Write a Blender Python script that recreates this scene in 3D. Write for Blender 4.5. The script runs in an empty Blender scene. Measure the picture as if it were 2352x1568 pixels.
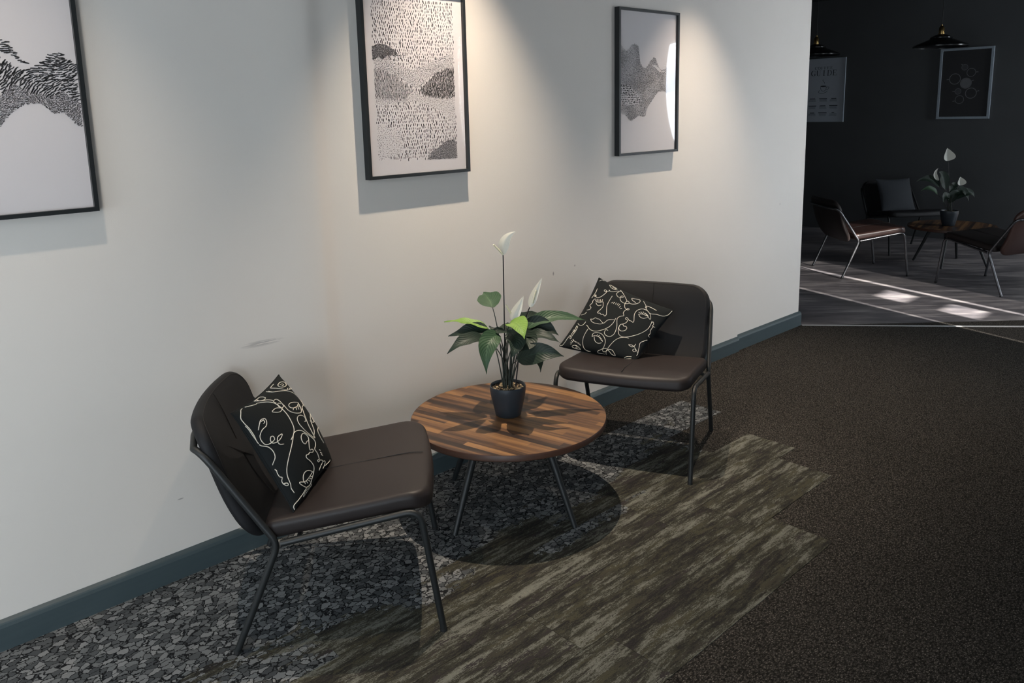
import bpy, bmesh, math, random
from mathutils import Vector, Matrix, Euler, noise
random.seed(7)
PI = math.pi
SC = bpy.context.scene
COL = SC.collection

# ---------------------------------------------------------------- camera
cam_d = bpy.data.cameras.new('camera')
cam = bpy.data.objects.new('camera', cam_d)
COL.objects.link(cam)
SC.camera = cam
YAW, PITCH, ROLL, FPX, CYPX = 0.821987699, -0.18418646, -0.0238263738, 1823.35517, 595.016368
fwd = Vector((math.cos(PITCH)*math.cos(YAW), math.cos(PITCH)*math.sin(YAW), math.sin(PITCH)))
rt = fwd.cross(Vector((0, 0, 1))).normalized()
up = rt.cross(fwd)
rt2 = math.cos(ROLL)*rt + math.sin(ROLL)*up
up2 = -math.sin(ROLL)*rt + math.cos(ROLL)*up
M = Matrix((rt2, up2, -fwd)).transposed().to_4x4()
M.translation = Vector((0, -2.609, 1.55))
cam.matrix_world = M
cam_d.sensor_fit = 'HORIZONTAL'
cam_d.sensor_width = 36.0
cam_d.lens = FPX/2352*36.0
cam_d.shift_x = 0.0
cam_d.shift_y = (CYPX-784)/2352      # a cropped photograph: the optical axis sits above the middle
cam_d.clip_start = 0.05
cam_d.clip_end = 200

# ---------------------------------------------------------------- world, sun, lights, exposure
SC.view_settings.view_transform = 'Standard'
SC.view_settings.look = 'None'
SC.view_settings.exposure = -0.03
SC.view_settings.gamma = 1.0
SC.view_settings.use_curve_mapping = False

w = bpy.data.worlds.new('world')
SC.world = w
w.use_nodes = True
w.node_tree.nodes['Background'].inputs[0].default_value = (0.62, 0.78, 1.0, 1)
w.node_tree.nodes['Background'].inputs[1].default_value = 1.6

SUN_EL = math.atan(0.41)
sd = Vector((0.290*math.cos(SUN_EL), 0.957*math.cos(SUN_EL), -math.sin(SUN_EL)))
sun_d = bpy.data.lights.new('sun', 'SUN')
sun_d.energy = 40.0
sun_d.angle = math.radians(0.7)
sun_d.color = (1.0, 0.95, 0.88)
sun = bpy.data.objects.new('sun', sun_d)
sun.rotation_euler = sd.to_track_quat('-Z', 'Y').to_euler()
sun.location = (4, -9, 5)
COL.objects.link(sun)

def area(name, loc, target, sx, sy, power, color, spread=180):
    d = bpy.data.lights.new(name, 'AREA')
    d.shape = 'RECTANGLE'; d.size = sx; d.size_y = sy
    d.energy = power; d.color = color; d.spread = math.radians(spread)
    o = bpy.data.objects.new(name, d)
    o.location = loc
    o.rotation_euler = (Vector(target)-Vector(loc)).to_track_quat('-Z', 'Z').to_euler()
    COL.objects.link(o)
    return o
# daylight just outside the windows of the room, plus one added fill
area('daylight_end_window', (-3.9, -2.1, 1.0), (0, -1.6, 0.8), 2.6, 2.0, 70, (0.86, 0.94, 1.0))
area('added_left_fill', (-1.9, -3.78, 0.80), (-1.9, 0, 0.80), 1.8, 1.5, 78, (0.82, 0.93, 1.0))  # added fill to brighten the low left wall; the door is invented
area('daylight_far_window', (9.12, -3.75, 1.55), (9.12, 0, 1.55), 1.0, 1.8, 70, (0.85, 0.93, 1.0))
area('daylight_mid_window', (5.60, -3.95, 1.2), (5.0, 0, 1.2), 1.3, 2.4, 170, (0.88, 0.94, 1.0), 85)

def downlight(x, y, power, size=1.28, z=2.75, color=(1.0, 0.84, 0.67)):
    d = bpy.data.lights.new('downlight', 'SPOT')
    d.energy = power; d.color = color
    d.spot_size = size; d.spot_blend = 1.0; d.shadow_soft_size = 0.012
    o = bpy.data.objects.new('downlight', d)
    o.location = (x, y, z)
    COL.objects.link(o)
for x, y, p in ((0.45, -0.46, 75), (2.07, -0.37, 265), (3.80, -0.46, 200)):
    downlight(x, y, p)
area('added_ceiling_fill', (-0.6, -2.6, 2.70), (-0.6, -2.6, 0), 1.2, 1.2, 15, (0.85, 0.95, 1.0))  # added soft fill lamp, lifts the left floor and chair shadows

# ---------------------------------------------------------------- material helpers
def rgb(r, g, b):            # sRGB 0..255 -> linear
    f = lambda c: (c/255/12.92) if c/255 <= 0.04045 else ((c/255+0.055)/1.055)**2.4
    return (f(r), f(g), f(b), 1)
class N:
    def __init__(s, name):
        s.m = bpy.data.materials.new(name); s.m.use_nodes = True
        s.t = s.m.node_tree; s.b = s.t.nodes['Principled BSDF']
    def n(s, typ, **kw):
        nd = s.t.nodes.new(typ)
        for k, v in kw.items():
            if k.startswith('i_'):
                nd.inputs[k[2:].replace('_', ' ')].default_value = v
            else: setattr(nd, k, v)
        return nd
    def l(s, a, b):
        s.t.links.new(a, b)
    def math(s, op, a, b=None, c=None, clamp=False):
        nd = s.t.nodes.new('ShaderNodeMath'); nd.operation = op; nd.use_clamp = clamp
        for i, v in enumerate((a, b, c)):
            if v is None: continue
            if isinstance(v, (int, float)): nd.inputs[i].default_value = v
            else: s.l(v, nd.inputs[i])
        return nd.outputs[0]
    def mix(s, f, a, b, blend='MIX'):
        nd = s.t.nodes.new('ShaderNodeMix'); nd.data_type = 'RGBA'; nd.blend_type = blend
        for i, v in ((0, f), (6, a), (7, b)):
            if isinstance(v, (int, float)): nd.inputs[i].default_value = v
            elif isinstance(v, tuple): nd.inputs[i].default_value = v
            else: s.l(v, nd.inputs[i])
        return nd.outputs[2]
    def noise(s, vec, scale, detail=2, rough=0.5, dist=0):
        nd = s.t.nodes.new('ShaderNodeTexNoise')
        nd.inputs['Scale'].default_value = scale; nd.inputs['Detail'].default_value = detail
        nd.inputs['Roughness'].default_value = rough; nd.inputs['Distortion'].default_value = dist
        if vec is not None: s.l(vec, nd.inputs['Vector'])
        return nd.outputs['Fac']
    def map(s, vec, scale=(1, 1, 1), rot=(0, 0, 0), loc=(0, 0, 0)):
        nd = s.t.nodes.new('ShaderNodeMapping')
        nd.inputs['Scale'].default_value = scale; nd.inputs['Rotation'].default_value = rot
        nd.inputs['Location'].default_value = loc
        s.l(vec, nd.inputs['Vector']); return nd.outputs[0]
    def ramp(s, f, stops):
        nd = s.t.nodes.new('ShaderNodeValToRGB'); cr = nd.color_ramp
        while len(cr.elements) < len(stops): cr.elements.new(0.5)
        for e, (p, c) in zip(cr.elements, stops):
            e.position = p; e.color = c if isinstance(c, tuple) else (c, c, c, 1)
        s.l(f, nd.inputs[0]); return nd.outputs[0]
    def bump(s, h, strength=0.3, dist=0.002):
        nd = s.t.nodes.new('ShaderNodeBump'); nd.inputs['Strength'].default_value = strength
        nd.inputs['Distance'].default_value = dist
        s.l(h, nd.inputs['Height']); s.l(nd.outputs[0], s.b.inputs['Normal'])
    def pos(s): return s.n('ShaderNodeNewGeometry').outputs['Position']
    def obj(s): return s.n('ShaderNodeTexCoord').outputs['Object']
    def set(s, color=None, rough=None, metal=None, spec=None):
        if color is not None:
            if isinstance(color, tuple): s.b.inputs['Base Color'].default_value = color
            else: s.l(color, s.b.inputs['Base Color'])
        if rough is not None:
            if isinstance(rough, (int, float)): s.b.inputs['Roughness'].default_value = rough
            else: s.l(rough, s.b.inputs['Roughness'])
        if metal is not None: s.b.inputs['Metallic'].default_value = metal
        if spec is not None: s.b.inputs['Specular IOR Level'].default_value = spec
        return s.m

def simple(name, c, rough=0.6, metal=0.0, spec=0.5, var=0.12, scale=40, bump=0.0, bscale=200):
    k = N(name); p = k.obj()
    f = k.noise(p, scale, 3)
    a = tuple(x*(1-var) for x in c[:3])+(1,); b = tuple(min(1, x*(1+var)) for x in c[:3])+(1,)
    k.set(k.mix(f, a, b), rough, metal, spec)
    if bump: k.bump(k.noise(p, bscale, 2), bump, 0.001)
    return k.m

MAT = {}
# painted plaster of the long wall: roller nap, faint unevenness, one long scuff and a few specks
k = N('wall_paint'); p = k.pos()
f = k.noise(p, 1.3, 3); f2 = k.noise(p, 260, 2)
base = k.mix(f, rgb(209, 203, 196), rgb(216, 211, 205))
sep = k.n('ShaderNodeSeparateXYZ'); k.l(p, sep.inputs[0])
def spot_mask(cx, cz, hx, hz, slope=0.0):
    dx = k.math('SUBTRACT', sep.outputs[0], cx); dz = k.math('SUBTRACT', sep.outputs[2], cz)
    dz = k.math('SUBTRACT', dz, k.math('MULTIPLY', dx, slope))
    a = k.math('DIVIDE', dx, hx); b = k.math('DIVIDE', dz, hz)
    r = k.math('ADD', k.math('MULTIPLY', a, a), k.math('MULTIPLY', b, b))
    return k.math('SUBTRACT', 1.0, r, clamp=True)
scr = k.noise(k.map(p, (9, 9, 260)), 1.0, 3, 0.6)
m1 = k.math('MULTIPLY', spot_mask(1.205, 0.757, 0.085, 0.013), k.math('GREATER_THAN', scr, 0.47))
base = k.mix(k.math('MULTIPLY', m1, 0.5), base, rgb(120, 116, 118))
for cx, cz, hx, hz in ((2.707, 0.773, 0.006, 0.012), (2.86, 0.79, 0.005, 0.006), (0.87, 0.28, 0.012, 0.003), (4.9, 0.9, 0.003, 0.01)):
    base = k.mix(k.math('MULTIPLY', spot_mask(cx, cz, hx, hz), 0.7), base, rgb(95, 90, 90))
k.set(base, 0.55, 0, 0.35); k.bump(k.math('ADD', f2, k.math('MULTIPLY', k.noise(p, 30, 2), 0.6)), 0.12, 0.0015)
MAT['wall'] = k.m
MAT['white'] = simple('white_ceiling_paint', rgb(205, 205, 205), 0.8)
MAT['side'] = simple('pale_grey_wall_paint', rgb(175, 178, 180), 0.8, var=0.03, scale=2)
MAT['darkwall'] = simple('charcoal_wall_paint', rgb(80, 81, 82), 0.8, spec=0.3, var=0.08, scale=3, bump=0.1)
MAT['darkceil'] = simple('black_ceiling_paint', rgb(36, 36, 37), 0.85, spec=0.2, var=0.05)
k = N('slate_blue_gloss_paint'); p = k.pos()
k.set(k.mix(k.noise(k.map(p, (6, 6, 60)), 1, 3), rgb(56, 68, 72), rgb(66, 78, 82)), 0.42, 0, 0.5)
k.bump(k.noise(k.map(p, (10, 10, 300)), 1.0, 2), 0.08, 0.001); MAT['base'] = k.m

# plain brown carpet: looped tufts
def tufts(k, p, s1=105, s2=230):
    v = k.n('ShaderNodeTexVoronoi', feature='F1'); v.inputs['Scale'].default_value = s1
    w_ = k.n('ShaderNodeVectorMath', operation='ADD')
    nz = k.n('ShaderNodeTexNoise'); nz.inputs['Scale'].default_value = 90; k.l(p, nz.inputs['Vector'])
    sc_ = k.n('ShaderNodeVectorMath', operation='SCALE'); sc_.inputs[3].default_value = 0.012
    k.l(nz.outputs['Color'], sc_.inputs[0]); k.l(p, w_.inputs[0]); k.l(sc_.outputs[0], w_.inputs[1])
    k.l(w_.outputs[0], v.inputs['Vector'])
    return v.outputs['Distance'], k.noise(p, s2, 2, 0.6)
k = N('brown_loop_carpet'); p = k.pos()
d, nz = tufts(k, k.map(p, (1.0, 1.7, 1), (0, 0, 0.5)))
h = k.math('SUBTRACT', nz, k.math('MULTIPLY', d, 0.55))
col = k.ramp(h, [(0.08, rgb(27, 25, 23)), (0.26, rgb(56, 53, 49)), (0.40, rgb(80, 76, 71)), (0.58, rgb(146, 139, 131))])
col = k.mix(k.noise(p, 2.2, 3), col, k.mix(1.0, col, (0.80, 0.80, 0.80, 1), 'MULTIPLY'))
k.set(col, 0.95, 0, 0.1); k.bump(h, 0.6, 0.004); MAT['carpet'] = k.m

# patterned carpet planks: pebble zone drifting into brushed olive streaks
k = N('patterned_carpet'); p = k.pos()
sep = k.n('ShaderNodeSeparateXYZ'); k.l(p, sep.inputs[0])
oi = k.n('ShaderNodeObjectInfo').outputs['Random']
comb = k.n('ShaderNodeCombineXYZ'); k.l(k.math('MULTIPLY', oi, 37.0), comb.inputs[2])
shift = k.n('ShaderNodeVectorMath', operation='ADD'); k.l(p, shift.inputs[0]); k.l(comb.outputs[0], shift.inputs[1])
ps = shift.outputs[0]
nbig = k.noise(k.map(ps, (1.3, 3.5, 1)), 1.0, 4, 0.6)
edge = k.noise(k.map(p, (26, 60, 1)), 1.0, 4, 0.7)
# pebbles
wv = k.n('ShaderNodeTexNoise'); wv.inputs['Scale'].default_value = 60; wv.inputs['Detail'].default_value = 4; k.l(p, wv.inputs['Vector'])
sc_ = k.n('ShaderNodeVectorMath', operation='SCALE'); sc_.inputs[3].default_value = 0.022; k.l(wv.outputs['Color'], sc_.inputs[0])
ad = k.n('ShaderNodeVectorMath', operation='ADD'); k.l(p, ad.inputs[0]); k.l(sc_.outputs[0], ad.inputs[1])
pv = k.map(ad.outputs[0], (1.0, 1.3, 0.001))
v1 = k.n('ShaderNodeTexVoronoi', feature='DISTANCE_TO_EDGE'); v1.inputs['Scale'].default_value = 39; k.l(pv, v1.inputs['Vector'])
v2 = k.n('ShaderNodeTexVoronoi', feature='F1'); v2.inputs['Scale'].default_value = 39; k.l(pv, v2.inputs['Vector'])
cellr = k.n('ShaderNodeSeparateColor'); k.l(v2.outputs['Color'], cellr.inputs[0])
fib = k.noise(p, 420, 2, 0.7)
fib2 = k.noise(k.map(p, (110, 260, 1)), 1.0, 3, 0.7)
stone = k.ramp(cellr.outputs[0], [(0.0, rgb(72, 75, 78)), (0.30, rgb(85, 88, 90)), (0.50, rgb(110, 113, 115)), (1.0, rgb(140, 142, 143))])
stone = k.mix(fib2, k.mix(1.0, stone, (0.72, 0.72, 0.72, 1), 'MULTIPLY'), stone)
gap = k.math('LESS_THAN', k.math('ADD', v1.outputs['Distance'], k.math('MULTIPLY', k.noise(p, 190, 2, 0.6), 0.22)), 0.165)
peb = k.mix(gap, stone, rgb(27, 28, 30))
# streaks
st1 = k.noise(k.map(ps, (2.2, 17, 1)), 1.0, 7, 0.74)
st2 = k.noise(k.map(ps, (7, 34, 1), loc=(3, 1, 0)), 1.0, 6, 0.8)
st3 = k.noise(k.map(ps, (1.4, 6, 1), loc=(9, 4, 0)), 1.0, 3, 0.6)
st4 = k.noise(k.map(ps, (16, 75, 1), loc=(5, 7, 0)), 1.0, 4, 0.75)
sfac = k.math('ADD', k.math('ADD', k.math('ADD', k.math('MULTIPLY', st1, 0.52), k.math('MULTIPLY', st2, 0.26)), k.math('MULTIPLY', st4, 0.22)), k.math('MULTIPLY', k.math('SUBTRACT', k.math('ADD', k.math('MULTIPLY', fib2, 0.6), k.math('MULTIPLY', fib, 0.4)), 0.5), 0.30))
hard = k.ramp(sfac, [(0.465, rgb(40, 38, 38)), (0.47, rgb(54, 53, 46)), (0.518, rgb(59, 58, 50)), (0.522, rgb(86, 86, 79)), (0.59, rgb(112, 112, 104))])
tint = k.ramp(st3, [(0.42, rgb(52, 48, 48)), (0.5, rgb(68, 66, 54))])
streak = k.mix(k.math('LESS_THAN', k.math('ADD', st2, k.math('MULTIPLY', k.math('SUBTRACT', fib2, 0.5), 0.3)), 0.44), hard, tint)
spark = k.math('GREATER_THAN', k.math('ADD', k.math('MULTIPLY', fib2, 0.6), k.math('MULTIPLY', st1, 0.4)), 0.62)
streak = k.mix(k.math('MULTIPLY', spark, 0.5), streak, rgb(128, 126, 114))
blk = k.math('GREATER_THAN', k.math('ADD', k.math('MULTIPLY', fib2, 0.5), k.math('MULTIPLY', k.noise(k.map(ps, (3, 9, 1)), 1.0, 3), 0.5)), 0.645)
streak = k.mix(blk, streak, rgb(32, 31, 30))
streak = k.mix(k.math('MULTIPLY', k.math('SUBTRACT', 0.55, fib, clamp=True), 0.9), streak, rgb(40, 38, 34))
# zone mask: pebbles near the wall (y > about -0.62)
yb = k.math('ADD', k.math('MULTIPLY', sep.outputs[1], 2.6), 1.60)
zm = k.math('ADD', yb, k.math('MULTIPLY', k.math('SUBTRACT', nbig, 0.5), 3.4))
zm = k.math('ADD', zm, k.math('MULTIPLY', k.math('SUBTRACT', edge, 0.5), 0.9))
zone = k.math('GREATER_THAN', zm, 0.0)
col = k.mix(zone, streak, peb)
k.set(col, 0.95, 0, 0.1)
k.bump(k.math('ADD', fib, k.math('MULTIPLY', fib2, 0.7)), 0.5, 0.003); MAT['tile'] = k.m

# dark brushed vinyl of the far room
k = N('dark_vinyl_floor'); p = k.pos()
q = k.map(p, (1, 1, 1), (0, 0, 0.85))
a = k.noise(k.map(q, (2.4, 14, 1)), 1.0, 5, 0.65); b = k.noise(k.map(q, (1.2, 2, 1)), 1.0, 3)
col = k.ramp(k.math('ADD', k.math('MULTIPLY', a, 0.6), k.math('MULTIPLY', b, 0.4)), [(0.38, rgb(72, 71, 75)), (0.5, rgb(108, 104, 107)), (0.62, rgb(156, 150, 149))])
k.set(col, k.ramp(a, [(0.3, 0.42), (0.7, 0.6)]), 0, 0.5); k.bump(a, 0.25, 0.002); MAT['vinyl'] = k.m

MAT['leather'] = simple('dark_brown_leather', rgb(36, 30, 29), 0.48, spec=0.32, var=0.14, scale=12, bump=0.16, bscale=420)
MAT['leather2'] = simple('charcoal_leather', rgb(27, 27, 29), 0.6, spec=0.25, var=0.12, scale=12, bump=0.16, bscale=420)
MAT['brownleather'] = simple('chestnut_leather', rgb(70, 50, 45), 0.34, spec=0.5, var=0.14, scale=12, bump=0.12, bscale=420)
MAT['darkfabric'] = simple('slate_fabric', rgb(56, 59, 63), 0.85, spec=0.2, var=0.2, scale=300, bump=0.3, bscale=500)
MAT['stitch'] = simple('stitching_thread', rgb(30, 26, 25), 0.7)
MAT['tube'] = simple('black_powder_coated_steel', rgb(25, 28, 29), 0.48, spec=0.5, var=0.08, bump=0.04)
MAT['chrome'] = simple('dark_nickel_tube', rgb(105, 105, 108), 0.26, metal=0.9, var=0.05)
MAT['rubber'] = simple('black_rubber', rgb(20, 20, 20), 0.7)
MAT['cushion'] = simple('black_cotton', rgb(27, 30, 31), 0.9, spec=0.15, var=0.15, scale=300, bump=0.25, bscale=600)
MAT['thread'] = simple('cream_embroidery_thread', rgb(214, 208, 196), 0.8, spec=0.2, var=0.1, scale=500)
MAT['pot'] = simple('slate_ceramic', rgb(42, 49, 56), 0.42, spec=0.5, var=0.08, scale=20)
MAT['soil'] = simple('potting_soil', rgb(40, 32, 26), 0.95, var=0.3, scale=120, bump=0.5)
MAT['paper'] = simple('grey_white_paper', rgb(209, 204, 205), 0.6, var=0.02, scale=4)
MAT['ink'] = simple('black_ink', rgb(34, 32, 34), 0.7)
MAT['inkgrey'] = simple('grey_ink', rgb(110, 105, 106), 0.7)
MAT['frame'] = simple('black_wood_frame', rgb(24, 28, 30), 0.4, spec=0.5, bump=0.05)
MAT['posterpaper'] = simple('poster_paper', rgb(178, 184, 193), 0.7, var=0.03)
MAT['posterink'] = simple('poster_ink', rgb(34, 36, 40), 0.7)
MAT['postergrey'] = simple('poster_grey_ink', rgb(112, 120, 130), 0.7)
MAT['silver'] = simple('silver_wood_frame', rgb(150, 160, 168), 0.5, spec=0.5)
MAT['photoblack'] = simple('black_photo_print', rgb(44, 43, 44), 0.6)
MAT['photocup'] = simple('grey_photo_print', rgb(108, 108, 110), 0.6)
MAT['bulb'] = simple('unlit_opal_bulb', rgb(120, 118, 110), 0.2)
MAT['photocup2'] = simple('dim_photo_print', rgb(66, 66, 68), 0.6)
MAT['pendant'] = simple('black_enamel', rgb(22, 24, 25), 0.22, spec=0.6)
MAT['brass'] = simple('aged_brass', rgb(190, 160, 105), 0.25, metal=1.0)
MAT['metal'] = simple('brushed_aluminium', rgb(175, 175, 175), 0.45, metal=0.35)
MAT['stem'] = simple('dark_plant_stem', rgb(38, 44, 36), 0.6)
MAT['darkstem'] = simple('brown_black_plant_stem', rgb(26, 22, 22), 0.6)

def leaf_mat(name, c1, c2, vein):
    k = N(name); uv = k.n('ShaderNodeUVMap').outputs[0]
    sp = k.n('ShaderNodeSeparateXYZ'); k.l(uv, sp.inputs[0])
    ax = k.math('ABSOLUTE', k.math('SUBTRACT', sp.outputs[1], 0.5))
    wv_ = k.math('SINE', k.math('MULTIPLY', k.math('SUBTRACT', sp.outputs[0], k.math('MULTIPLY', ax, 0.55)), 75.0))
    lines = k.math('MULTIPLY', k.math('SUBTRACT', wv_, 0.55, clamp=True), 1.6)
    mid = k.math('LESS_THAN', ax, 0.018)
    body = k.mix(k.noise(k.obj(), 30, 3), c1, c2)
    col = k.mix(k.math('MULTIPLY', lines, 0.45), body, vein)
    col = k.mix(k.math('MULTIPLY', mid, 0.6), col, vein)
    k.set(col, 0.5, 0, 0.32); k.bump(wv_, 0.25, 0.001)
    k.b.inputs['Transmission Weight'].default_value = 0.0
    return k.m
MAT['leaf0'] = leaf_mat('dark_green_leaf', rgb(25, 36, 29), rgb(32, 46, 36), rgb(44, 62, 48))
MAT['leaf1'] = leaf_mat('mid_green_leaf', rgb(38, 60, 42), rgb(50, 76, 50), rgb(86, 112, 82))
MAT['leaf2'] = leaf_mat('lime_green_leaf', rgb(96, 128, 54), rgb(122, 152, 72), rgb(64, 98, 46))
k = N('white_spathe'); uv = k.n('ShaderNodeUVMap').outputs[0]
sp = k.n('ShaderNodeSeparateXYZ'); k.l(uv, sp.inputs[0])
wv_ = k.math('SINE', k.math('MULTIPLY', sp.outputs[1], 60.0))
k.set(k.mix(k.math('MULTIPLY', wv_, 0.3, clamp=True), rgb(243, 242, 232), rgb(222, 223, 208)), 0.5, 0, 0.4)
k.bump(wv_, 0.15, 0.0006)
tl = k.n('ShaderNodeBsdfTranslucent'); tl.inputs[0].default_value = rgb(236, 234, 222)
mx = k.n('ShaderNodeMixShader'); mx.inputs[0].default_value = 0.4
k.l(k.b.outputs[0], mx.inputs[1]); k.l(tl.outputs[0], mx.inputs[2])
k.l(mx.outputs[0], k.t.nodes['Material Output'].inputs['Surface']); MAT['spathe'] = k.m
MAT['spadix'] = simple('cream_spadix', rgb(222, 216, 186), 0.7, bump=0.5, bscale=900)

# walnut table top: strips of different tone side by side
k = N('walnut_strips'); p = k.obj()
q = k.map(p, (1, 1, 1), (0, 0, 0.686))
sx = k.n('ShaderNodeSeparateXYZ'); k.l(q, sx.inputs[0])
g1 = k.noise(k.map(q, (1.8, 38, 1)), 1.0, 3, 0.5)
g2 = k.noise(k.map(q, (4, 110, 1), loc=(2, 0, 0)), 1.0, 4, 0.6)
row = k.math('FLOOR', k.math('MULTIPLY', sx.outputs[1], 34.0))
wn = k.n('ShaderNodeTexWhiteNoise', noise_dimensions='2D')
cb = k.n('ShaderNodeCombineXYZ'); k.l(row, cb.inputs[0])
k.l(k.math('FLOOR', k.math('ADD', k.math('MULTIPLY', sx.outputs[0], 2.6), k.math('MULTIPLY', row, 0.37))), cb.inputs[1])
k.l(cb.outputs[0], wn.inputs['Vector'])
mixv = k.math('ADD', k.math('MULTIPLY', g1, 0.60), k.math('MULTIPLY', wn.outputs['Value'], 0.24))
mixv = k.math('ADD', mixv, k.math('MULTIPLY', g2, 0.16))
col = k.ramp(mixv, [(0.38, rgb(42, 31, 26)), (0.45, rgb(66, 47, 36)), (0.53, rgb(98, 70, 48)), (0.64, rgb(134, 99, 64))])
k.set(col, 0.4, 0, 0.45); k.bump(g2, 0.06, 0.001); MAT['walnut'] = k.m
MAT['walnutedge'] = simple('walnut_edge_band', rgb(74, 48, 36), 0.45, var=0.2, scale=20)

# thin pane: fresnel reflection over clear
k = N('picture_glass')
tr = k.n('ShaderNodeBsdfTransparent'); gl = k.n('ShaderNodeBsdfGlossy'); gl.inputs['Roughness'].default_value = 0.03
lw = k.n('ShaderNodeLayerWeight'); lw.inputs['Blend'].default_value = 0.5
fr_ = k.math('ADD', k.math('MULTIPLY', k.math('POWER', lw.outputs['Facing'], 5.0), 0.93), 0.06)
mx = k.n('ShaderNodeMixShader'); k.l(fr_, mx.inputs[0]); k.l(tr.outputs[0], mx.inputs[1]); k.l(gl.outputs[0], mx.inputs[2])
k.l(mx.outputs[0], k.t.nodes['Material Output'].inputs['Surface']); MAT['glass'] = k.m
k = N('sun_mask_mesh')
df = k.n('ShaderNodeBsdfDiffuse'); df.inputs[0].default_value = rgb(200, 200, 200)
tl = k.n('ShaderNodeBsdfTranslucent'); tl.inputs[0].default_value = rgb(150, 155, 160)
mx = k.n('ShaderNodeMixShader'); mx.inputs[0].default_value = 0.22
k.l(df.outputs[0], mx.inputs[1]); k.l(tl.outputs[0], mx.inputs[2])
tp = k.n('ShaderNodeBsdfTransparent'); mx2 = k.n('ShaderNodeMixShader'); mx2.inputs[0].default_value = 0.26   # open mesh, added to pass a dim band of sun
k.l(mx.outputs[0], mx2.inputs[1]); k.l(tp.outputs[0], mx2.inputs[2])
k.l(mx2.outputs[0], k.t.nodes['Material Output'].inputs['Surface']); MAT['sun_mask'] = k.m

# ---------------------------------------------------------------- mesh helpers
def bx(bm, x0, y0, z0, x1, y1, z1):
    v = [bm.verts.new(c) for c in ((x0,y0,z0),(x1,y0,z0),(x1,y1,z0),(x0,y1,z0),(x0,y0,z1),(x1,y0,z1),(x1,y1,z1),(x0,y1,z1))]
    for f in ((0,3,2,1),(4,5,6,7),(0,1,5,4),(1,2,6,5),(2,3,7,6),(3,0,4,7)): bm.faces.new([v[i] for i in f])
def prism(bm, pts, z0, z1):
    a = [bm.verts.new((x, y, z0)) for x, y in pts]; b = [bm.verts.new((x, y, z1)) for x, y in pts]
    n = len(pts)
    bm.faces.new(a[::-1]); bm.faces.new(b)
    for i in range(n): bm.faces.new((a[i], a[(i+1) % n], b[(i+1) % n], b[i]))
def tube(bm, path, r, seg=12, r1=None, cap=True):
    P_ = [Vector(p) for p in path]; n = len(P_)
    T = []
    for i in range(n):
        t = (P_[min(i+1, n-1)]-P_[max(i-1, 0)]).normalized(); T.append(t)
    a = Vector((0, 0, 1)) if abs(T[0].z) < 0.9 else Vector((1, 0, 0))
    u = T[0].cross(a).normalized(); rings = []
    for i in range(n):
        u = (u-T[i]*u.dot(T[i])).normalized(); v = T[i].cross(u)
        rr = r if r1 is None else r+(r1-r)*i/(n-1)
        rings.append([bm.verts.new(P_[i]+(u*math.cos(2*PI*j/seg)+v*math.sin(2*PI*j/seg))*rr) for j in range(seg)])
    for i in range(n-1):
        for j in range(seg):
            bm.faces.new((rings[i][j], rings[i][(j+1) % seg], rings[i+1][(j+1) % seg], rings[i+1][j]))
    if cap: bm.faces.new(rings[0][::-1]); bm.faces.new(rings[-1])
def lathe(bm, prof, seg=48, c=(0, 0)):
    rings = []
    for r, z in prof:
        if r < 1e-6: rings.append([bm.verts.new((c[0], c[1], z))])
        else: rings.append([bm.verts.new((c[0]+r*math.cos(2*PI*j/seg), c[1]+r*math.sin(2*PI*j/seg), z)) for j in range(seg)])
    for A, B in zip(rings, rings[1:]):
        for j in range(seg):
            k2 = (j+1) % seg
            if len(A) == 1 and len(B) == 1: continue
            if len(A) == 1: bm.faces.new((A[0], B[k2], B[j]))
            elif len(B) == 1: bm.faces.new((A[j], A[k2], B[0]))
            else: bm.faces.new((A[j], A[k2], B[k2], B[j]))
def arc(p0, c, p1, n=8):        # quadratic bend
    p0, c, p1 = Vector(p0), Vector(c), Vector(p1)
    return [p0*(1-t)**2+c*2*t*(1-t)+p1*t*t for t in [i/n for i in range(n+1)]]
def obj(name, bm, mat, parent=None, smooth=True, angle=40):
    me = bpy.data.meshes.new(name)
    bmesh.ops.recalc_face_normals(bm, faces=bm.faces)
    bm.to_mesh(me); bm.free()
    if mat: me.materials.append(MAT[mat] if isinstance(mat, str) else mat)
    if smooth:
        for p_ in me.polygons: p_.use_smooth = True
        me.set_sharp_from_angle(angle=math.radians(angle))
    o = bpy.data.objects.new(name, me); COL.objects.link(o)
    if parent: o.parent = parent
    return o
def bevel(bm, w, seg=2, angle=30):
    es = [e for e in bm.edges if len(e.link_faces) == 2 and e.calc_face_angle() > math.radians(angle)]
    bmesh.ops.bevel(bm, geom=es, offset=w, segments=seg, affect='EDGES', profile=0.7)
def thing(name, label, cat, loc=(0, 0, 0), rz=0, group=None):
    o = bpy.data.objects.new(name, None); COL.objects.link(o)
    o.location = loc; o.rotation_euler = (0, 0, rz); o.empty_display_size = 0.1
    o['label'] = label; o['category'] = cat
    if group: o['group'] = group
    return o
def struct(name, bm, mat, parent=None, smooth=False):
    o = obj(name, bm, mat, parent, smooth)
    if parent is None: o['kind'] = 'structure'
    return o
def B(*a):
    bm = bmesh.new(); bx(bm, *a); return bm

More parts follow.
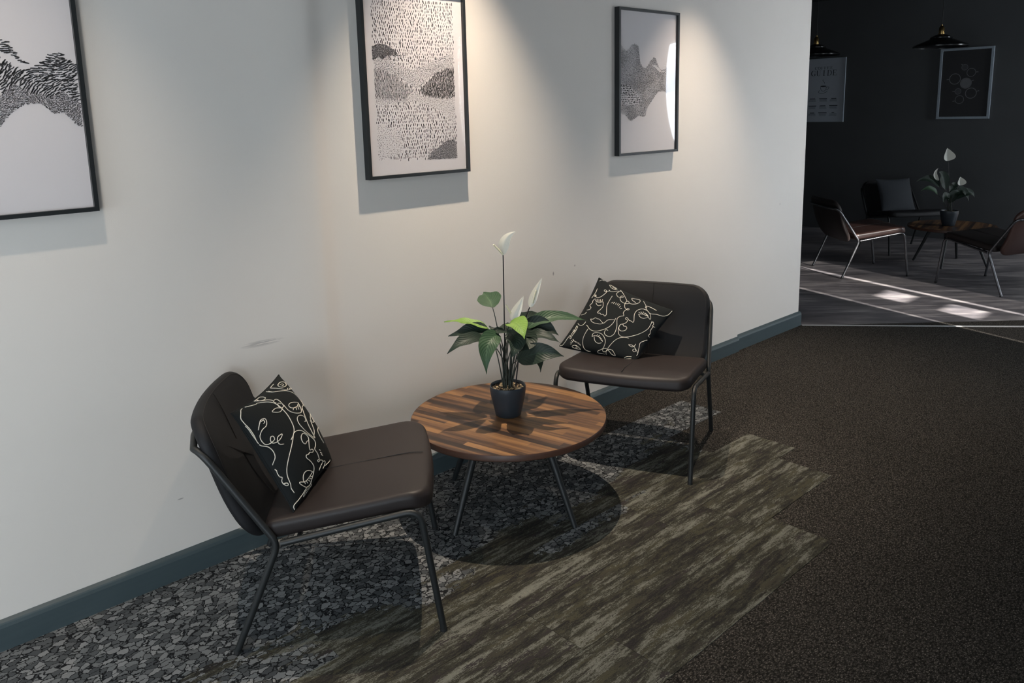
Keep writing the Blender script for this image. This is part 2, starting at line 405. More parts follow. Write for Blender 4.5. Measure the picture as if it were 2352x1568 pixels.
# ---------------------------------------------------------------- the room
CEIL = 2.78
TA = Vector((5.235, 0.0)); TB = TA+Vector((0.651, -0.759))*6.0      # threshold line, oblique to the wall
def side_poly(z0, z1):
    bm = bmesh.new(); prism(bm, [(-3.6, -3.65), (TB.x, -3.65), (TA.x, TA.y), (5.235, 0.16), (-3.6, 0.16)], z0, z1); return bm
floor = struct('floor', side_poly(-0.1, 0.0), 'carpet')
bm = bmesh.new(); prism(bm, [(5.235, 0.16), (TA.x, TA.y), (TB.x, -3.65), (9.85, -3.65), (9.85, 3.3), (4.9, 3.3), (4.9, 0.16)], -0.1, -0.0005)
o = struct('floor', bm, 'vinyl')
bm = bmesh.new(); dv = (TB-TA).normalized(); nv = Vector((-dv.y, dv.x))*0.011; e = TA+dv*5.3
prism(bm, [tuple(TA-nv), tuple(e-nv), tuple(e+nv), tuple(TA+nv)], -0.002, 0.004); bevel(bm, 0.0015, 1)
o = struct('trim_1', bm, 'metal')

# patterned carpet planks, laid in rows along the wall with stepped ends
ends = [2.609, 3.110, 3.262, 2.957, 3.412, 2.46]
PL = 0.970; RW = 0.2428
for r_, x_end in enumerate(ends):
    y0 = -1.463+RW*r_; y1 = y0+RW
    if r_ == 5: y1 = 0.0
    x1 = x_end; n_ = 0
    while x1 > -1.3:
        ln = PL if n_ else PL*(0.62 if r_ in (1, 4) else 1.0)
        x0 = x1-ln
        bm = B(x0+0.0006, y0+0.0006, -0.004, x1-0.0006, y1-0.0006, 0.0022)
        obj('carpet_tile', bm, 'tile', floor, smooth=False)
        x1 = x0; n_ += 1

STEP = 4.392; WEND = 5.222
def wave(x): return 0.012-0.018*math.exp(-((x-1.45)/(0.17 if x < 1.45 else 0.055))**2)
bm = bmesh.new(); prism(bm, [(-3.6, 0.16)]+[(-3.6+i*(STEP+3.6)/400, wave(-3.6+i*(STEP+3.6)/400)) for i in range(401)]+[(STEP, 0.16)], 0, CEIL); wl = struct('wall_left', bm, 'wall', smooth=True)
bm = B(STEP, 0.026, 0, WEND, 0.16, CEIL); wl2 = struct('wall_left', bm, 'wall')
def skirting(x0, x1, yf, yb, ztop=0.096):
    bm = bmesh.new()
    prof = [(yb, 0), (yf, 0), (yf, ztop-0.022), (yf+0.003, ztop-0.012), (yf+0.006, ztop-0.008), (yb-0.001, ztop), (yb, ztop)]
    a = [bm.verts.new((x0, y, z)) for y, z in prof]; b = [bm.verts.new((x1, y, z)) for y, z in prof]
    bm.faces.new(a); bm.faces.new(b[::-1])
    for i in range(len(prof)):
        j = (i+1) % len(prof); bm.faces.new((a[i], b[i], b[j], a[j]))
    return bm
struct('baseboard_left', skirting(-3.6, STEP, -0.004, 0.0118), 'base')
struct('baseboard_left', skirting(STEP+0.0005, WEND+0.014, 0.008, 0.0258, 0.101), 'base')
bm = bmesh.new(); bx(bm, WEND+0.0005, 0.0265, 0, WEND+0.014, 0.17, 0.096); bevel(bm, 0.003, 2)
struct('baseboard_end', bm, 'base')
struct('wall_inner', B(4.95, 0.1605, 0, 5.10, 3.3, CEIL), 'darkwall')
struct('wall_back', B(9.7, -3.65, 0, 9.85, 3.3, CEIL), 'darkwall')
struct('wall_side', B(5.10, 3.15, 0, 9.7, 3.3, CEIL), 'darkwall')
# near ceiling white, far ceiling black
bm = bmesh.new(); prism(bm, [(-3.6, -3.65), (TB.x, -3.65), (TA.x, TA.y), (5.235, 0.16), (-3.6, 0.16)], CEIL, CEIL+0.12)
struct('ceiling', bm, 'white')
bm = bmesh.new(); prism(bm, [(5.235, 0.16), (TA.x, TA.y), (TB.x, -3.65), (9.85, -3.65), (9.85, 3.3), (4.9, 3.3), (4.9, 0.16)], CEIL, CEIL+0.12)
struct('ceiling', bm, 'darkceil')
def wall_with_holes(name, axis, pos0, pos1, u0, u1, holes, mat):
    """one mesh; boxes around rectangular openings (ua,za,ub,zb)"""
    us = sorted({u0, u1}|{h[0] for h in holes}|{h[2] for h in holes}); zs = sorted({0.0, CEIL}|{h[1] for h in holes}|{h[3] for h in holes})
    bm = bmesh.new()
    for a, b in zip(us, us[1:]):
        for c, d in zip(zs, zs[1:]):
            m = ((a+b)/2, (c+d)/2)
            if any(h[0] < m[0] < h[2] and h[1] < m[1] < h[3] for h in holes): continue
            if axis == 'x': bx(bm, a, pos0, c, b, pos1, d)
            else: bx(bm, pos0, a, c, pos1, b, d)
    bmesh.ops.remove_doubles(bm, verts=bm.verts, dist=1e-5)
    return struct(name, bm, mat)
wall_with_holes('wall_right', 'x', -3.65, -3.5, -3.6, 9.85, [(-2.8, 0.06, -1.0, 1.6), (5.04, 0.08, 6.26, 2.30), (8.68, 0.70, 9.60, 2.40)], 'side')  # first opening only lets in the added left fill
wall_with_holes('wall_end', 'y', -3.75, -3.6, -3.65, 0.16, [(-3.3, 0.1, -0.9, 1.9)], 'side')
# unseen sun mask added in the window; gaps and slots shape the sun patches
SX = 0.290/0.957; TZ = 0.41/0.957
def src(xf, yf, yw=-3.50):     # where a sun ray that lands on the floor at xf,yf passes the sun mask
    d = yf-yw; return xf-SX*d, TZ*d*1.0
bw = struct('window_1', B(5.04, -3.62, 0.05, 5.90, -3.53, 0.08), 'white')
sun_mask = thing('added_sun_mask', 'unseen mesh screen added to cut the sun into floor stripes and patches', 'sun_mask', (0, 0, 0))
bm = bmesh.new()
xa, xb = src(6.06, -0.3)[0]+0.016, src(6.88, 0.05)[0]-0.016
slots = []
for (x0f, x1f, y0f, y1f) in ((6.40, 6.70, -0.25, -0.02), (6.24, 6.52, -0.83, -0.56)):
    s0 = src((x0f+x1f)/2, (y0f+y1f)/2); hw = 0.14
    slots.append((s0[0]-hw, src(x0f, y0f)[1], s0[0]+hw, src(x0f, y1f)[1]))
us = sorted({xa, xb}|{h[0] for h in slots}|{h[2] for h in slots}); zs = sorted({0.08, 2.30}|{h[1] for h in slots}|{h[3] for h in slots})
for a, b in zip(us, us[1:]):
    for c, d in zip(zs, zs[1:]):
        m = ((a+b)/2, (c+d)/2)
        if any(h[0] < m[0] < h[2] and h[1] < m[1] < h[3] for h in slots): continue
        bx(bm, a, -3.502, c, b, -3.500, d)
bmesh.ops.remove_doubles(bm, verts=bm.verts, dist=1e-5)
obj('sun_mask_mesh', bm, 'sun_mask', sun_mask, smooth=False)
obj('sun_mask_mesh', B(xb+0.042, -3.502, 0.08, 6.20, -3.500, 2.30), 'sun_mask', sun_mask, smooth=False)
bm = bmesh.new()
bx(bm, 4.95, -3.499, 0.06, xa-0.012, -3.490, 2.35); bx(bm, 6.20, -3.499, 0.06, 6.4, -3.490, 2.35)
obj('sun_mask_side', bm, 'white', sun_mask, smooth=False)

# ---------------------------------------------------------------- picture frames on the long wall
def in_poly(x, y, pl):
    c = False; n = len(pl); j = n-1
    for i in range(n):
        xi, yi = pl[i]; xj, yj = pl[j]
        if (yi > y) != (yj > y) and x < (xj-xi)*(y-yi)/(yj-yi)+xi: c = not c
        j = i
    return c
ART={'C_area': [(1.729,1.968),(1.729,1.367),(2.121,1.363),(2.122,1.986)],'C_hump': [(1.726,1.803),(1.758,1.814),(1.789,1.81),(1.826,1.794),(1.844,1.776),(1.897,1.772),(1.837,1.77),(1.792,1.769),(1.773,1.756),(1.754,1.763),(1.726,1.752)],'C_band': [(1.729,1.752),(1.754,1.762),(1.792,1.768),(1.855,1.729),(1.907,1.72),(1.969,1.737),(2.026,1.765),(2.117,1.79),(2.118,1.732),(2.052,1.722),(1.98,1.678),(1.923,1.645),(1.884,1.666),(1.82,1.697),(1.777,1.72),(1.733,1.717)],'C_left': [(1.729,1.717),(1.764,1.72),(1.82,1.697),(1.877,1.661),(1.909,1.64),(1.867,1.605),(1.814,1.603),(1.729,1.614)],'C_right': [(1.936,1.64),(1.979,1.672),(2.023,1.705),(2.067,1.723),(2.118,1.732),(2.116,1.617),(2.075,1.606),(2.004,1.612),(1.949,1.624)],'C_fine': [(1.729,1.611),(1.814,1.602),(1.867,1.604),(1.923,1.64),(1.949,1.621),(2.004,1.61),(2.075,1.605),(2.117,1.615),(2.118,1.499),(2.03,1.563),(1.92,1.594),(1.73,1.583)],'C_corner': [(1.963,1.364),(1.978,1.392),(2.022,1.412),(2.067,1.438),(2.104,1.439),(2.118,1.43),(2.121,1.363)],'C_dots': [(1.729,1.51),(1.84,1.491),(1.848,1.398),(1.729,1.37)],'T_main': [(3.181,1.868),(3.206,1.853),(3.233,1.834),(3.256,1.843),(3.275,1.864),(3.303,1.873),(3.332,1.863),(3.341,1.835),(3.347,1.789),(3.366,1.76),(3.391,1.752),(3.415,1.767),(3.435,1.791),(3.464,1.809),(3.484,1.801),(3.505,1.763),(3.526,1.745),(3.567,1.752),(3.608,1.78),(3.655,1.772),(3.648,1.624),(3.58,1.624),(3.548,1.637),(3.507,1.634),(3.477,1.613),(3.438,1.577),(3.408,1.547),(3.394,1.506),(3.369,1.506),(3.34,1.513),(3.311,1.501),(3.278,1.485),(3.254,1.497),(3.23,1.518),(3.179,1.528)],'T_slit': [(3.445,1.767),(3.475,1.772),(3.5,1.76),(3.531,1.739),(3.567,1.739),(3.526,1.732),(3.495,1.745),(3.47,1.759)],'T_blob': [(3.177,1.66),(3.225,1.673),(3.272,1.66),(3.319,1.625),(3.368,1.589),(3.33,1.566),(3.235,1.57),(3.177,1.559)],'L_strand': [(0.518,1.778),(0.534,1.774),(0.547,1.749),(0.561,1.724),(0.581,1.713),(0.602,1.712),(0.576,1.709),(0.56,1.719),(0.538,1.738),(0.514,1.747)],'L_main': [(0.512,1.727),(0.535,1.712),(0.558,1.7),(0.584,1.701),(0.606,1.711),(0.626,1.733),(0.645,1.748),(0.659,1.749),(0.675,1.739),(0.691,1.72),(0.703,1.713),(0.702,1.533),(0.685,1.541),(0.673,1.558),(0.657,1.576),(0.63,1.575),(0.618,1.584),(0.602,1.601),(0.585,1.604),(0.559,1.601),(0.532,1.585),(0.508,1.562),(0.489,1.537)],'L_fine': [(0.499,1.623),(0.537,1.66),(0.564,1.642),(0.593,1.632),(0.626,1.622),(0.659,1.637),(0.701,1.602),(0.702,1.533),(0.685,1.541),(0.673,1.558),(0.657,1.576),(0.63,1.575),(0.618,1.584),(0.602,1.601),(0.585,1.604),(0.559,1.601),(0.532,1.585),(0.508,1.562),(0.489,1.537)],'frames': [(0.716,1.284),(1.659,1.305),(2.179,1.302),(3.13,1.314),(3.669,1.312),(3.133,2.039),(3.675,2.044)],'scuff': [(1.129,0.754),(1.274,0.755),(2.707,0.773)]}

def stroke(bm, x, z, ang, ln, wd, y):
    dx, dz = math.cos(ang)*ln/2, math.sin(ang)*ln/2; nx, nz = -math.sin(ang)*wd/2, math.cos(ang)*wd/2
    v = [bm.verts.new(c) for c in ((x-dx-nx*.6, y, z-dz-nz*.6), (x-dx*.6+nx*-1, y, z-dz*.6-nz), (x+dx*.6-nx, y, z+dz*.6-nz), (x+dx-nx*.6, y, z+dz-nz*.6),
                                   (x+dx+nx*.6, y, z+dz+nz*.6), (x+dx*.6+nx, y, z+dz*.6+nz), (x-dx*.6+nx, y, z-dz*.6+nz), (x-dx+nx*.6, y, z-dz+nz*.6))]
    bm.faces.new(v)
def fill(bm, poly, y, sp, ln, wd, ang, jit=0.35, excl=(), dens=1.0, rect=None, aj=0.25, spz=None, wj=0.25):
    xs = [p[0] for p in poly]; zs = [p[1] for p in poly]; spz = spz or sp
    z = min(zs); r = 0
    while z < max(zs):
        x = min(xs)+(sp/2 if r % 2 else 0)
        while x < max(xs):
            px, pz = x+random.uniform(-jit, jit)*sp, z+random.uniform(-jit, jit)*spz
            if random.random() < (dens(px, pz) if callable(dens) else dens) and in_poly(px, pz, poly) and not any(in_poly(px, pz, e) for e in excl) and (rect is None or (rect[0] < px < rect[2] and rect[1] < pz < rect[3])):
                a = ang(px, pz) if callable(ang) else ang
                s_ = random.uniform(1-wj, 1+wj)
                stroke(bm, px, pz, a+random.uniform(-aj, aj), ln*s_, wd*s_, y)
            x += sp
        z += spz; r += 1
def flow(sc, base=0.0, amp=2.5):
    return lambda x, z: base+amp*noise.noise(Vector((x*sc, z*sc, 3.3)))
def picture(x0, x1, z0, z1, label, art, warp=0.0):
    yb, yf = 0.0115, -0.020; cx = (x0+x1)/2; bw_ = 0.0125
    t = thing('framed_print', label, 'picture', (cx, yb, z0))
    def loc(o): o.matrix_parent_inverse = Matrix.Identity(4); o.parent = t; o.location = (-cx, -yb, -z0); return o
    for a in ((x0, yf, z0, x0+bw_, yb, z1), (x1-bw_, yf, z0, x1, yb, z1), (x0+bw_, yf, z0, x1-bw_, yb, z0+bw_), (x0+bw_, yf, z1-bw_, x1-bw_, yb, z1)):
        bm = B(*a); bevel(bm, 0.0012, 1); loc(obj('frame_bar', bm, 'frame'))
    pr = loc(obj('paper', B(x0+bw_, -0.006, z0+bw_, x1-bw_, 0.004, z1-bw_), 'paper', smooth=False))
    bmd, bmg = bmesh.new(), bmesh.new()
    art(bmd, bmg, (x0+bw_+.002, z0+bw_+.002, x1-bw_-.002, z1-bw_-.002))
    loc(obj('ink_strokes', bmd, 'ink', smooth=False))['kind'] = 'stuff'
    if len(bmg.verts): loc(obj('fine_ink_strokes', bmg, 'inkgrey', smooth=False))['kind'] = 'stuff'
    else: bmg.free()
    # acrylic sheet, very slightly bowed
    bm = bmesh.new(); nx_, nz_ = 24, 30; G = []
    for i in range(nx_+1):
        c_ = []
        for j in range(nz_+1):
            u, v = i/nx_, j/nz_
            bow = warp*math.sin(PI*v)*math.sin(PI*min(1, max(0, u)))**0.8 * (1 if u < 1 else 0)
            c_.append(bm.verts.new((x0+bw_+(x1-x0-2*bw_)*u, -0.0125-bow, z0+bw_+(z1-z0-2*bw_)*v)))
        G.append(c_)
    for i in range(nx_):
        for j in range(nz_): bm.faces.new((G[i][j], G[i+1][j], G[i+1][j+1], G[i][j+1]))
    loc(obj('glass_pane', bm, 'glass', angle=80))
    return t
YI = -0.0066
def art_left(d, g, R):
    fine = ART['L_fine']; main = ART['L_main']; strand = ART['L_strand']
    ext = lambda pl: [(p[0]-0.0, p[1]) for p in pl]
    fl = flow(9, 0.1, 2.6)
    fill(d, strand, YI, 0.0065, 0.011, 0.0032, flow(6, -0.5, 1.0), rect=R, spz=0.0055)
    fill(d, main, YI, 0.0085, 0.0125, 0.0032, flow(7, 0.1, 2.0), rect=R, excl=(fine,), spz=0.0060)
    fill(g, fine, YI, 0.0042, 0.0058, 0.0015, fl, rect=R, aj=0.9); fill(d, fine, YI, 0.0048, 0.006, 0.0013, fl, rect=R, aj=0.9)
    # continuation of the drawing past the picture's left edge
    lx = min(p[0] for p in main)
    cont = [(R[0], 1.86), (R[0]+.05, 1.90), (lx+.001, main[0][1]), (lx+.001, main[-1][1]), (R[0]+.05, 1.60), (R[0], 1.62)]
    fill(d, cont, YI, 0.0085, 0.011, 0.003, flow(7, 0.1, 2.0), rect=R, spz=0.006)
def art_center(d, g, R):
    A = ART['C_area']; ar = [(A[0][0], 1.985), (A[1][0], A[1][1]+.003), (A[2][0], A[2][1]+.004), (A[3][0], 1.985)]
    regs = [ART[k_] for k_ in ('C_hump', 'C_band', 'C_left', 'C_right', 'C_fine', 'C_corner', 'C_dots')]
    fill(d, ar, YI, 0.0094, 0.0092, 0.0026, PI/2, jit=0.28, excl=regs, rect=R, spz=0.0125, aj=0.12, wj=0.35)
    fill(d, ART['C_hump'], YI, 0.0042, 0.004, 0.0018, flow(20), aj=1); fill(g, ART['C_hump'], YI, 0.003, 0.004, 0.0018, flow(20), aj=1)
    fill(d, ART['C_band'], YI, 0.0052, 0.0062, 0.0011, flow(16, 0, 3), aj=0.5)
    fill(g, ART['C_left'], YI, 0.0040, 0.011, 0.0013, PI/2, aj=0.15, spz=0.007); fill(d, ART['C_left'], YI, 0.012, 0.007, 0.0013, PI/2, aj=0.2)
    fill(d, ART['C_right'], YI, 0.0052, 0.010, 0.0022, PI/2-.15, aj=0.25, spz=0.0078)
    fill(g, ART['C_right'], YI, 0.0050, 0.008, 0.0018, PI/2-.15, aj=0.3)
    fill(g, ART['C_fine'], YI, 0.0058, 0.0046, 0.0011, flow(18, 1, 2), aj=0.5); fill(d, ART['C_fine'], YI, 0.009, 0.004, 0.0011, flow(18), aj=0.5)
    fill(d, ART['C_corner'], YI, 0.0046, 0.0056, 0.0011, flow(12, 0.6, 2), aj=0.6); fill(g, ART['C_corner'], YI, 0.0034, 0.005, 0.0013, flow(12, 0.6, 2), aj=0.6)
    fill(d, ART['C_dots'], YI, 0.0072, 0.0034, 0.0016, PI/2, aj=0.5)
def art_third(d, g, R):
    bl, sl = ART['T_blob'], ART['T_slit']
    fill(g, ART['T_main'], YI, 0.0046, 0.0056, 0.0013, flow(14, 0, 3), excl=(bl, sl), rect=R, aj=0.8)
    fill(d, ART['T_main'], YI, 0.0046, 0.0056, 0.0011, flow(14, 0, 3), excl=(bl, sl), rect=R, aj=0.8, dens=lambda x, z: 0.25+1.5*max(0, noise.noise(Vector((x*13, z*13, 8.1)))+0.25))
    fill(d, bl, YI, 0.0120, 0.0078, 0.0052, flow(6, 0.5, 1.5), rect=R, spz=0.0090, aj=0.3, jit=0.2)
picture(0.213, 0.716, 1.284, 2.014, 'black framed drawing of a dashed wave band, cut off by the left photo edge', art_left)
picture(1.676, 2.179, 1.303, 2.033, 'black framed drawing of dotted rain over hills, between the two other long wall prints', art_center, 0.0010)
picture(3.166, 3.672, 1.312, 2.043, 'black framed drawing of a jagged dashed wave, above the farther near chair', art_third, 0.0034)

# ---------------------------------------------------------------- chairs
def rounded(a0, a1, b0, b1, rs, n=10):
    """closed outline, corners in order (a0,b0),(a1,b0),(a1,b1),(a0,b1) with radii rs"""
    out = []
    for (ca, cb, r, s) in ((a0, b0, rs[0], 2), (a1, b0, rs[1], 3), (a1, b1, rs[2], 0), (a0, b1, rs[3], 1)):
        cx_ = ca+(r if ca == a0 else -r); cy_ = cb+(r if cb == b0 else -r)
        for i in range(n+1):
            t = s*PI/2+PI/2*i/n
            out.append((cx_+r*math.cos(t), cy_+r*math.sin(t)))
    # densify the straight edges
    res = []
    for i, p0 in enumerate(out):
        p1 = out[(i+1) % len(out)]; d = math.hypot(p1[0]-p0[0], p1[1]-p0[1]); m = max(1, int(d/0.03))
        for j in range(m): res.append((p0[0]+(p1[0]-p0[0])*j/m, p0[1]+(p1[1]-p0[1])*j/m))
    return res
def pad(outline, th, fn, crown=0.006, er=None, mid=(0, 0)):
    """closed upholstered pad: outline in (a,b), thickness th, mapped by fn(a,b,c)"""
    er = er or th/2
    bm = bmesh.new(); ca = sum(p[0] for p in outline)/len(outline); cb = sum(p[1] for p in outline)/len(outline)
    def ring(inset, c):
        vs = []
        for a, b in outline:
            d = math.hypot(a-ca, b-cb); s = max(0.0, (d-inset)/d)
            vs.append(bm.verts.new(fn(ca+(a-ca)*s, cb+(b-cb)*s, c)))
        return vs
    rings = []
    ins = [0.30, 0.22, 0.16, 0.11, 0.07, 0.045, 0.028]
    R0 = min(math.hypot(a-ca, b-cb) for a, b in outline)
    for f in (0.12, 0.35, 0.55, 0.7): rings.append(ring(R0*(1-f), -th/2-crown*0.2))
    for i in range(7):
        t = PI/2*i/6; rings.append(ring(er*(1-math.sin(t)), -th/2+er-er*math.cos(t)))
    for i in range(7):
        t = PI/2*i/6; rings.append(ring(er*(1-math.cos(t)), th/2-er+er*math.sin(t)))
    for f in (0.84, 0.7, 0.55, 0.35, 0.12): rings.append(ring(R0*(1-f), th/2+crown*(1-f*f)))
    for A, C_ in zip(rings, rings[1:]):
        n = len(A)
        for j in range(n): bm.faces.new((A[j], A[(j+1) % n], C_[(j+1) % n], C_[j]))
    bm.faces.new(rings[0][::-1]); bm.faces.new(rings[-1])
    return bm
W2 = 0.302; TR = 0.0102
def seat_fn(a, b, c):
    # a along depth 0.10..0.575 ; rises to the front, front edge rolls down
    t = (a-0.10)/0.475
    z = 0.369+0.062*t
    if a > 0.50: z -= 0.012*((a-0.50)/0.075)**2
    z -= 0.008*(1-(b/0.29)**2)*(0.4)
    bow = 0.018*max(0, t)**2*(1-(b/0.29)**2)
    return Vector((a+bow-0.13*c, b, z+c))
def back_fn(a, b, c):
    # a height along slant 0..0.44
    t = a/0.435
    u = 0.100-0.190*t-0.030*math.sin(PI*min(1, t*1.15))*(1-t)*1.2 + 0.042*(b/0.28)**2*(0.55+0.45*t)-0.02
    z = 0.318+0.402*t
    n = Vector((0.90, 0, 0.43)) - Vector((0, b/0.28*0.27, 0)); n.normalize()
    return Vector((u, b, z))+n*c
def surf_tube(fn, pts, c, r=0.0012):
    bm = bmesh.new(); tube(bm, [fn(a, b, c) for a, b in pts], r, 6); return bm
def make_chair(label, mats, loc, rz, group=None):
    seat_m, back_m, tube_m = mats
    t = thing('lounge_chair', label, 'chair', (loc[0], loc[1], 0), rz, group)
    s = obj('seat', pad(rounded(0.105, 0.585, -0.292, 0.292, (0.03, 0.055, 0.055, 0.03)), 0.056, seat_fn, 0.004, 0.020), seat_m, t, angle=70)
    obj('seam', surf_tube(seat_fn, [(0.12+0.44*i/20, 0) for i in range(21)], 0.0324, 0.0015), 'stitch', s)
    ol = rounded(0.115, 0.575, -0.282, 0.282, (0.03, 0.05, 0.05, 0.03)); ol.append(ol[0])
    obj('piping', surf_tube(seat_fn, ol, 0.0222, 0.0012), 'stitch', s)
    b = obj('backrest', pad(rounded(0.0, 0.415, -0.278, 0.278, (0.10, 0.085, 0.085, 0.10)), 0.038, back_fn, 0.006, 0.017), back_m, t, angle=70)
    obj('seam', surf_tube(back_fn, [(0.02+0.38*i/20, 0) for i in range(21)], 0.0258, 0.0015), 'stitch', b)
    ol = rounded(0.012, 0.403, -0.266, 0.266, (0.09, 0.078, 0.078, 0.09)); ol.append(ol[0])
    obj('piping', surf_tube(back_fn, ol, 0.0186, 0.0012), 'stitch', b)
    J = lambda s_: Vector((0.142, s_*W2, 0.336)); T = lambda s_: Vector((-0.048, s_*0.284, 0.622))
    for s_ in (-1, 1):
        j = J(s_); f0 = Vector((0.0, s_*W2, 0.0)); t0 = T(s_)
        bm = bmesh.new(); dl = (j-f0).normalized(); db = (t0-j).normalized()
        tube(bm, [f0+Vector((0, 0, 0.004)), f0+dl*0.15]+arc(j-dl*0.035, j, j+db*0.03), TR)
        o = obj('leg', bm, tube_m, t); bm = bmesh.new(); tube(bm, [f0, f0+dl*0.012], TR+0.001, 12); obj('foot_cap', bm, 'rubber', o)
        ff = Vector((0.608, s_*W2, 0.0)); bend = Vector((0.553, s_*W2, 0.404)); dr = (bend-j).normalized(); df_ = (ff-bend).normalized()
        bm = bmesh.new(); tube(bm, [j+dr*0.008, j+dr*0.2]+arc(bend-dr*0.05, bend, bend+df_*0.05), TR); obj('seat_rail', bm, tube_m, t)
        bm = bmesh.new(); tube(bm, [bend+df_*0.05, bend+df_*0.2, ff+Vector((0, 0, 0.004))], TR); o = obj('leg', bm, tube_m, t)
        bm = bmesh.new(); tube(bm, [ff-df_*0.012, ff], TR+0.001, 12); obj('foot_cap', bm, 'rubber', o)
    # back hoop: up one side, round behind the backrest, down the other
    pth = []
    for s_ in (-1, 1):
        j, t0 = J(s_), T(s_); db = (t0-j).normalized(); inn = Vector((-0.076, s_*0.258, 0.628))
        seg = [j+db*0.028, j+db*0.15]+arc(t0-db*0.05, t0+db*0.008, inn, 10)
        pth += seg if s_ == -1 else seg[::-1]
        if s_ == -1: pth += [Vector((-0.098, -0.16, 0.629)), Vector((-0.107, -0.05, 0.630)), Vector((-0.107, 0.05, 0.630)), Vector((-0.098, 0.16, 0.629))]
    bm = bmesh.new(); tube(bm, pth, TR); obj('back_hoop', bm, tube_m, t)
    for y in (-0.15, 0.15):
        bm = bmesh.new(); tube(bm, [(0.200, -W2 if y < 0 else W2, 0.349), (0.21, -W2*.5 if y < 0 else W2*.5, 0.347), (0.21, 0, 0.347)], 0.007, 8)
        obj('cross_rail', bm, tube_m, t)
    return t
make_chair('dark leather low chair nearest the camera, left of the round table, facing it', ('leather', 'leather2', 'tube'), (0.984, -0.2618), -0.6141, 'leather lounge chairs beside the long wall')
make_chair('dark leather low chair on the far side of the round table, facing the camera', ('leather', 'leather2', 'tube'), (3.052, -0.310), -2.706, 'leather lounge chairs beside the long wall')
make_chair('chestnut leather chair with shiny tube frame, just past the white wall end', ('brownleather', 'leather', 'chrome'), (7.111, 0.717), -0.695, 'lounge chairs in the dark room')
make_chair('dark leather chair holding a plain slate cushion, against the charcoal wall', ('leather2', 'leather2', 'tube'), (8.90, 0.91), math.radians(-128), 'lounge chairs in the dark room')
make_chair('chestnut leather chair seen from behind, cut off by the right photo edge', ('leather', 'brownleather', 'chrome'), (7.33, -0.861), 1.20, 'lounge chairs in the dark room')

# ---------------------------------------------------------------- cushions
CT, CK = 0.075, 0.07
_h = math.radians(-128); _f = Vector((math.cos(_h), math.sin(_h), 0)); _z = Vector((0, 0, 1)); _n = (_f*0.90+_z*0.42).normalized(); _x = _z.cross(_n).normalized(); _y = _n.cross(_x)
CH4ROT = Matrix((_x, _y, _n)).transposed().to_euler('XYZ')
def cushion(label, loc, rot, a, bend, lines=None, mat='cushion', T_=CT):
    R = Euler(rot, 'XYZ').to_matrix(); D = R.transposed() @ Vector((0, 0, 0.10))
    t = thing('throw_cushion', label, 'cushion', loc); t.rotation_euler = rot
    def S(p, q, sgn, off=0.0):
        h = T_*max((1-p*p)*(1-q*q), 0)**0.5*(1 if sgn > 0 else -0.55)
        v = Vector((a*p*(1-CK*(1-q*q)), a*q*(1-CK*(1-p*p)), h+off))
        h2 = 0.0016*noise.noise(Vector((p*3, q*3, sgn*4)))*(1-p*p)*(1-q*q)
        v.z += h2
        if bend:
            v += D*(((1+p)/2)**1.5*((1-q)/2)**1.5)
        return v
    bm = bmesh.new(); n = 40; G = {}
    cs = [math.sin(PI/2*(-1+2*i/n)) for i in range(n+1)]
    for sg in (1, -1):
        for i in range(n+1):
            for j in range(n+1):
                if sg == -1 and (i in (0, n) or j in (0, n)): G[sg, i, j] = G[1, i, j]
                else: G[sg, i, j] = bm.verts.new(S(cs[i], cs[j], sg))
        for i in range(n):
            for j in range(n):
                f = [G[sg, i, j], G[sg, i+1, j], G[sg, i+1, j+1], G[sg, i, j+1]]
                bm.faces.new(f if sg > 0 else f[::-1])
    obj('cover', bm, mat, t, angle=180)
    ed = [S(c_, -1, 1) for c_ in cs]+[S(1, c_, 1) for c_ in cs[1:]]+[S(-c_, 1, 1) for c_ in cs[1:]]+[S(-1, -c_, 1) for c_ in cs[1:]]
    bm = bmesh.new(); tube(bm, ed, 0.0022, 6, cap=False); obj('edge_seam', bm, mat, t)
    if lines:
        bm = bmesh.new()
        for ln in lines:
            P_ = [Vector((x/1000, y/1000)) for x, y in ln]
            # Catmull-Rom smoothing
            Q = []
            for i in range(len(P_)-1):
                p0, p1, p2, p3 = P_[max(i-1, 0)], P_[i], P_[i+1], P_[min(i+2, len(P_)-1)]
                m = max(2, min(8, int((p2-p1).length/0.02)))
                for s in range(m):
                    u = s/m
                    Q.append(0.5*((2*p1)+(p2-p0)*u+(2*p0-5*p1+4*p2-p3)*u*u+(3*p1-p0-3*p2+p3)*u**3))
            Q.append(P_[-1])
            Q = [Vector((max(-.995, min(.995, q.x)), max(-.995, min(.995, q.y)))) for q in Q]
            Q = [q for i, q in enumerate(Q) if i == 0 or (q-Q[i-1]).length > 1e-4]
            if len(Q) > 1: tube(bm, [S(q.x, q.y, 1, 0.0012) for q in Q], 0.00135, 5)
        obj('line_drawing', bm, 'thread', t, angle=180)
    return t
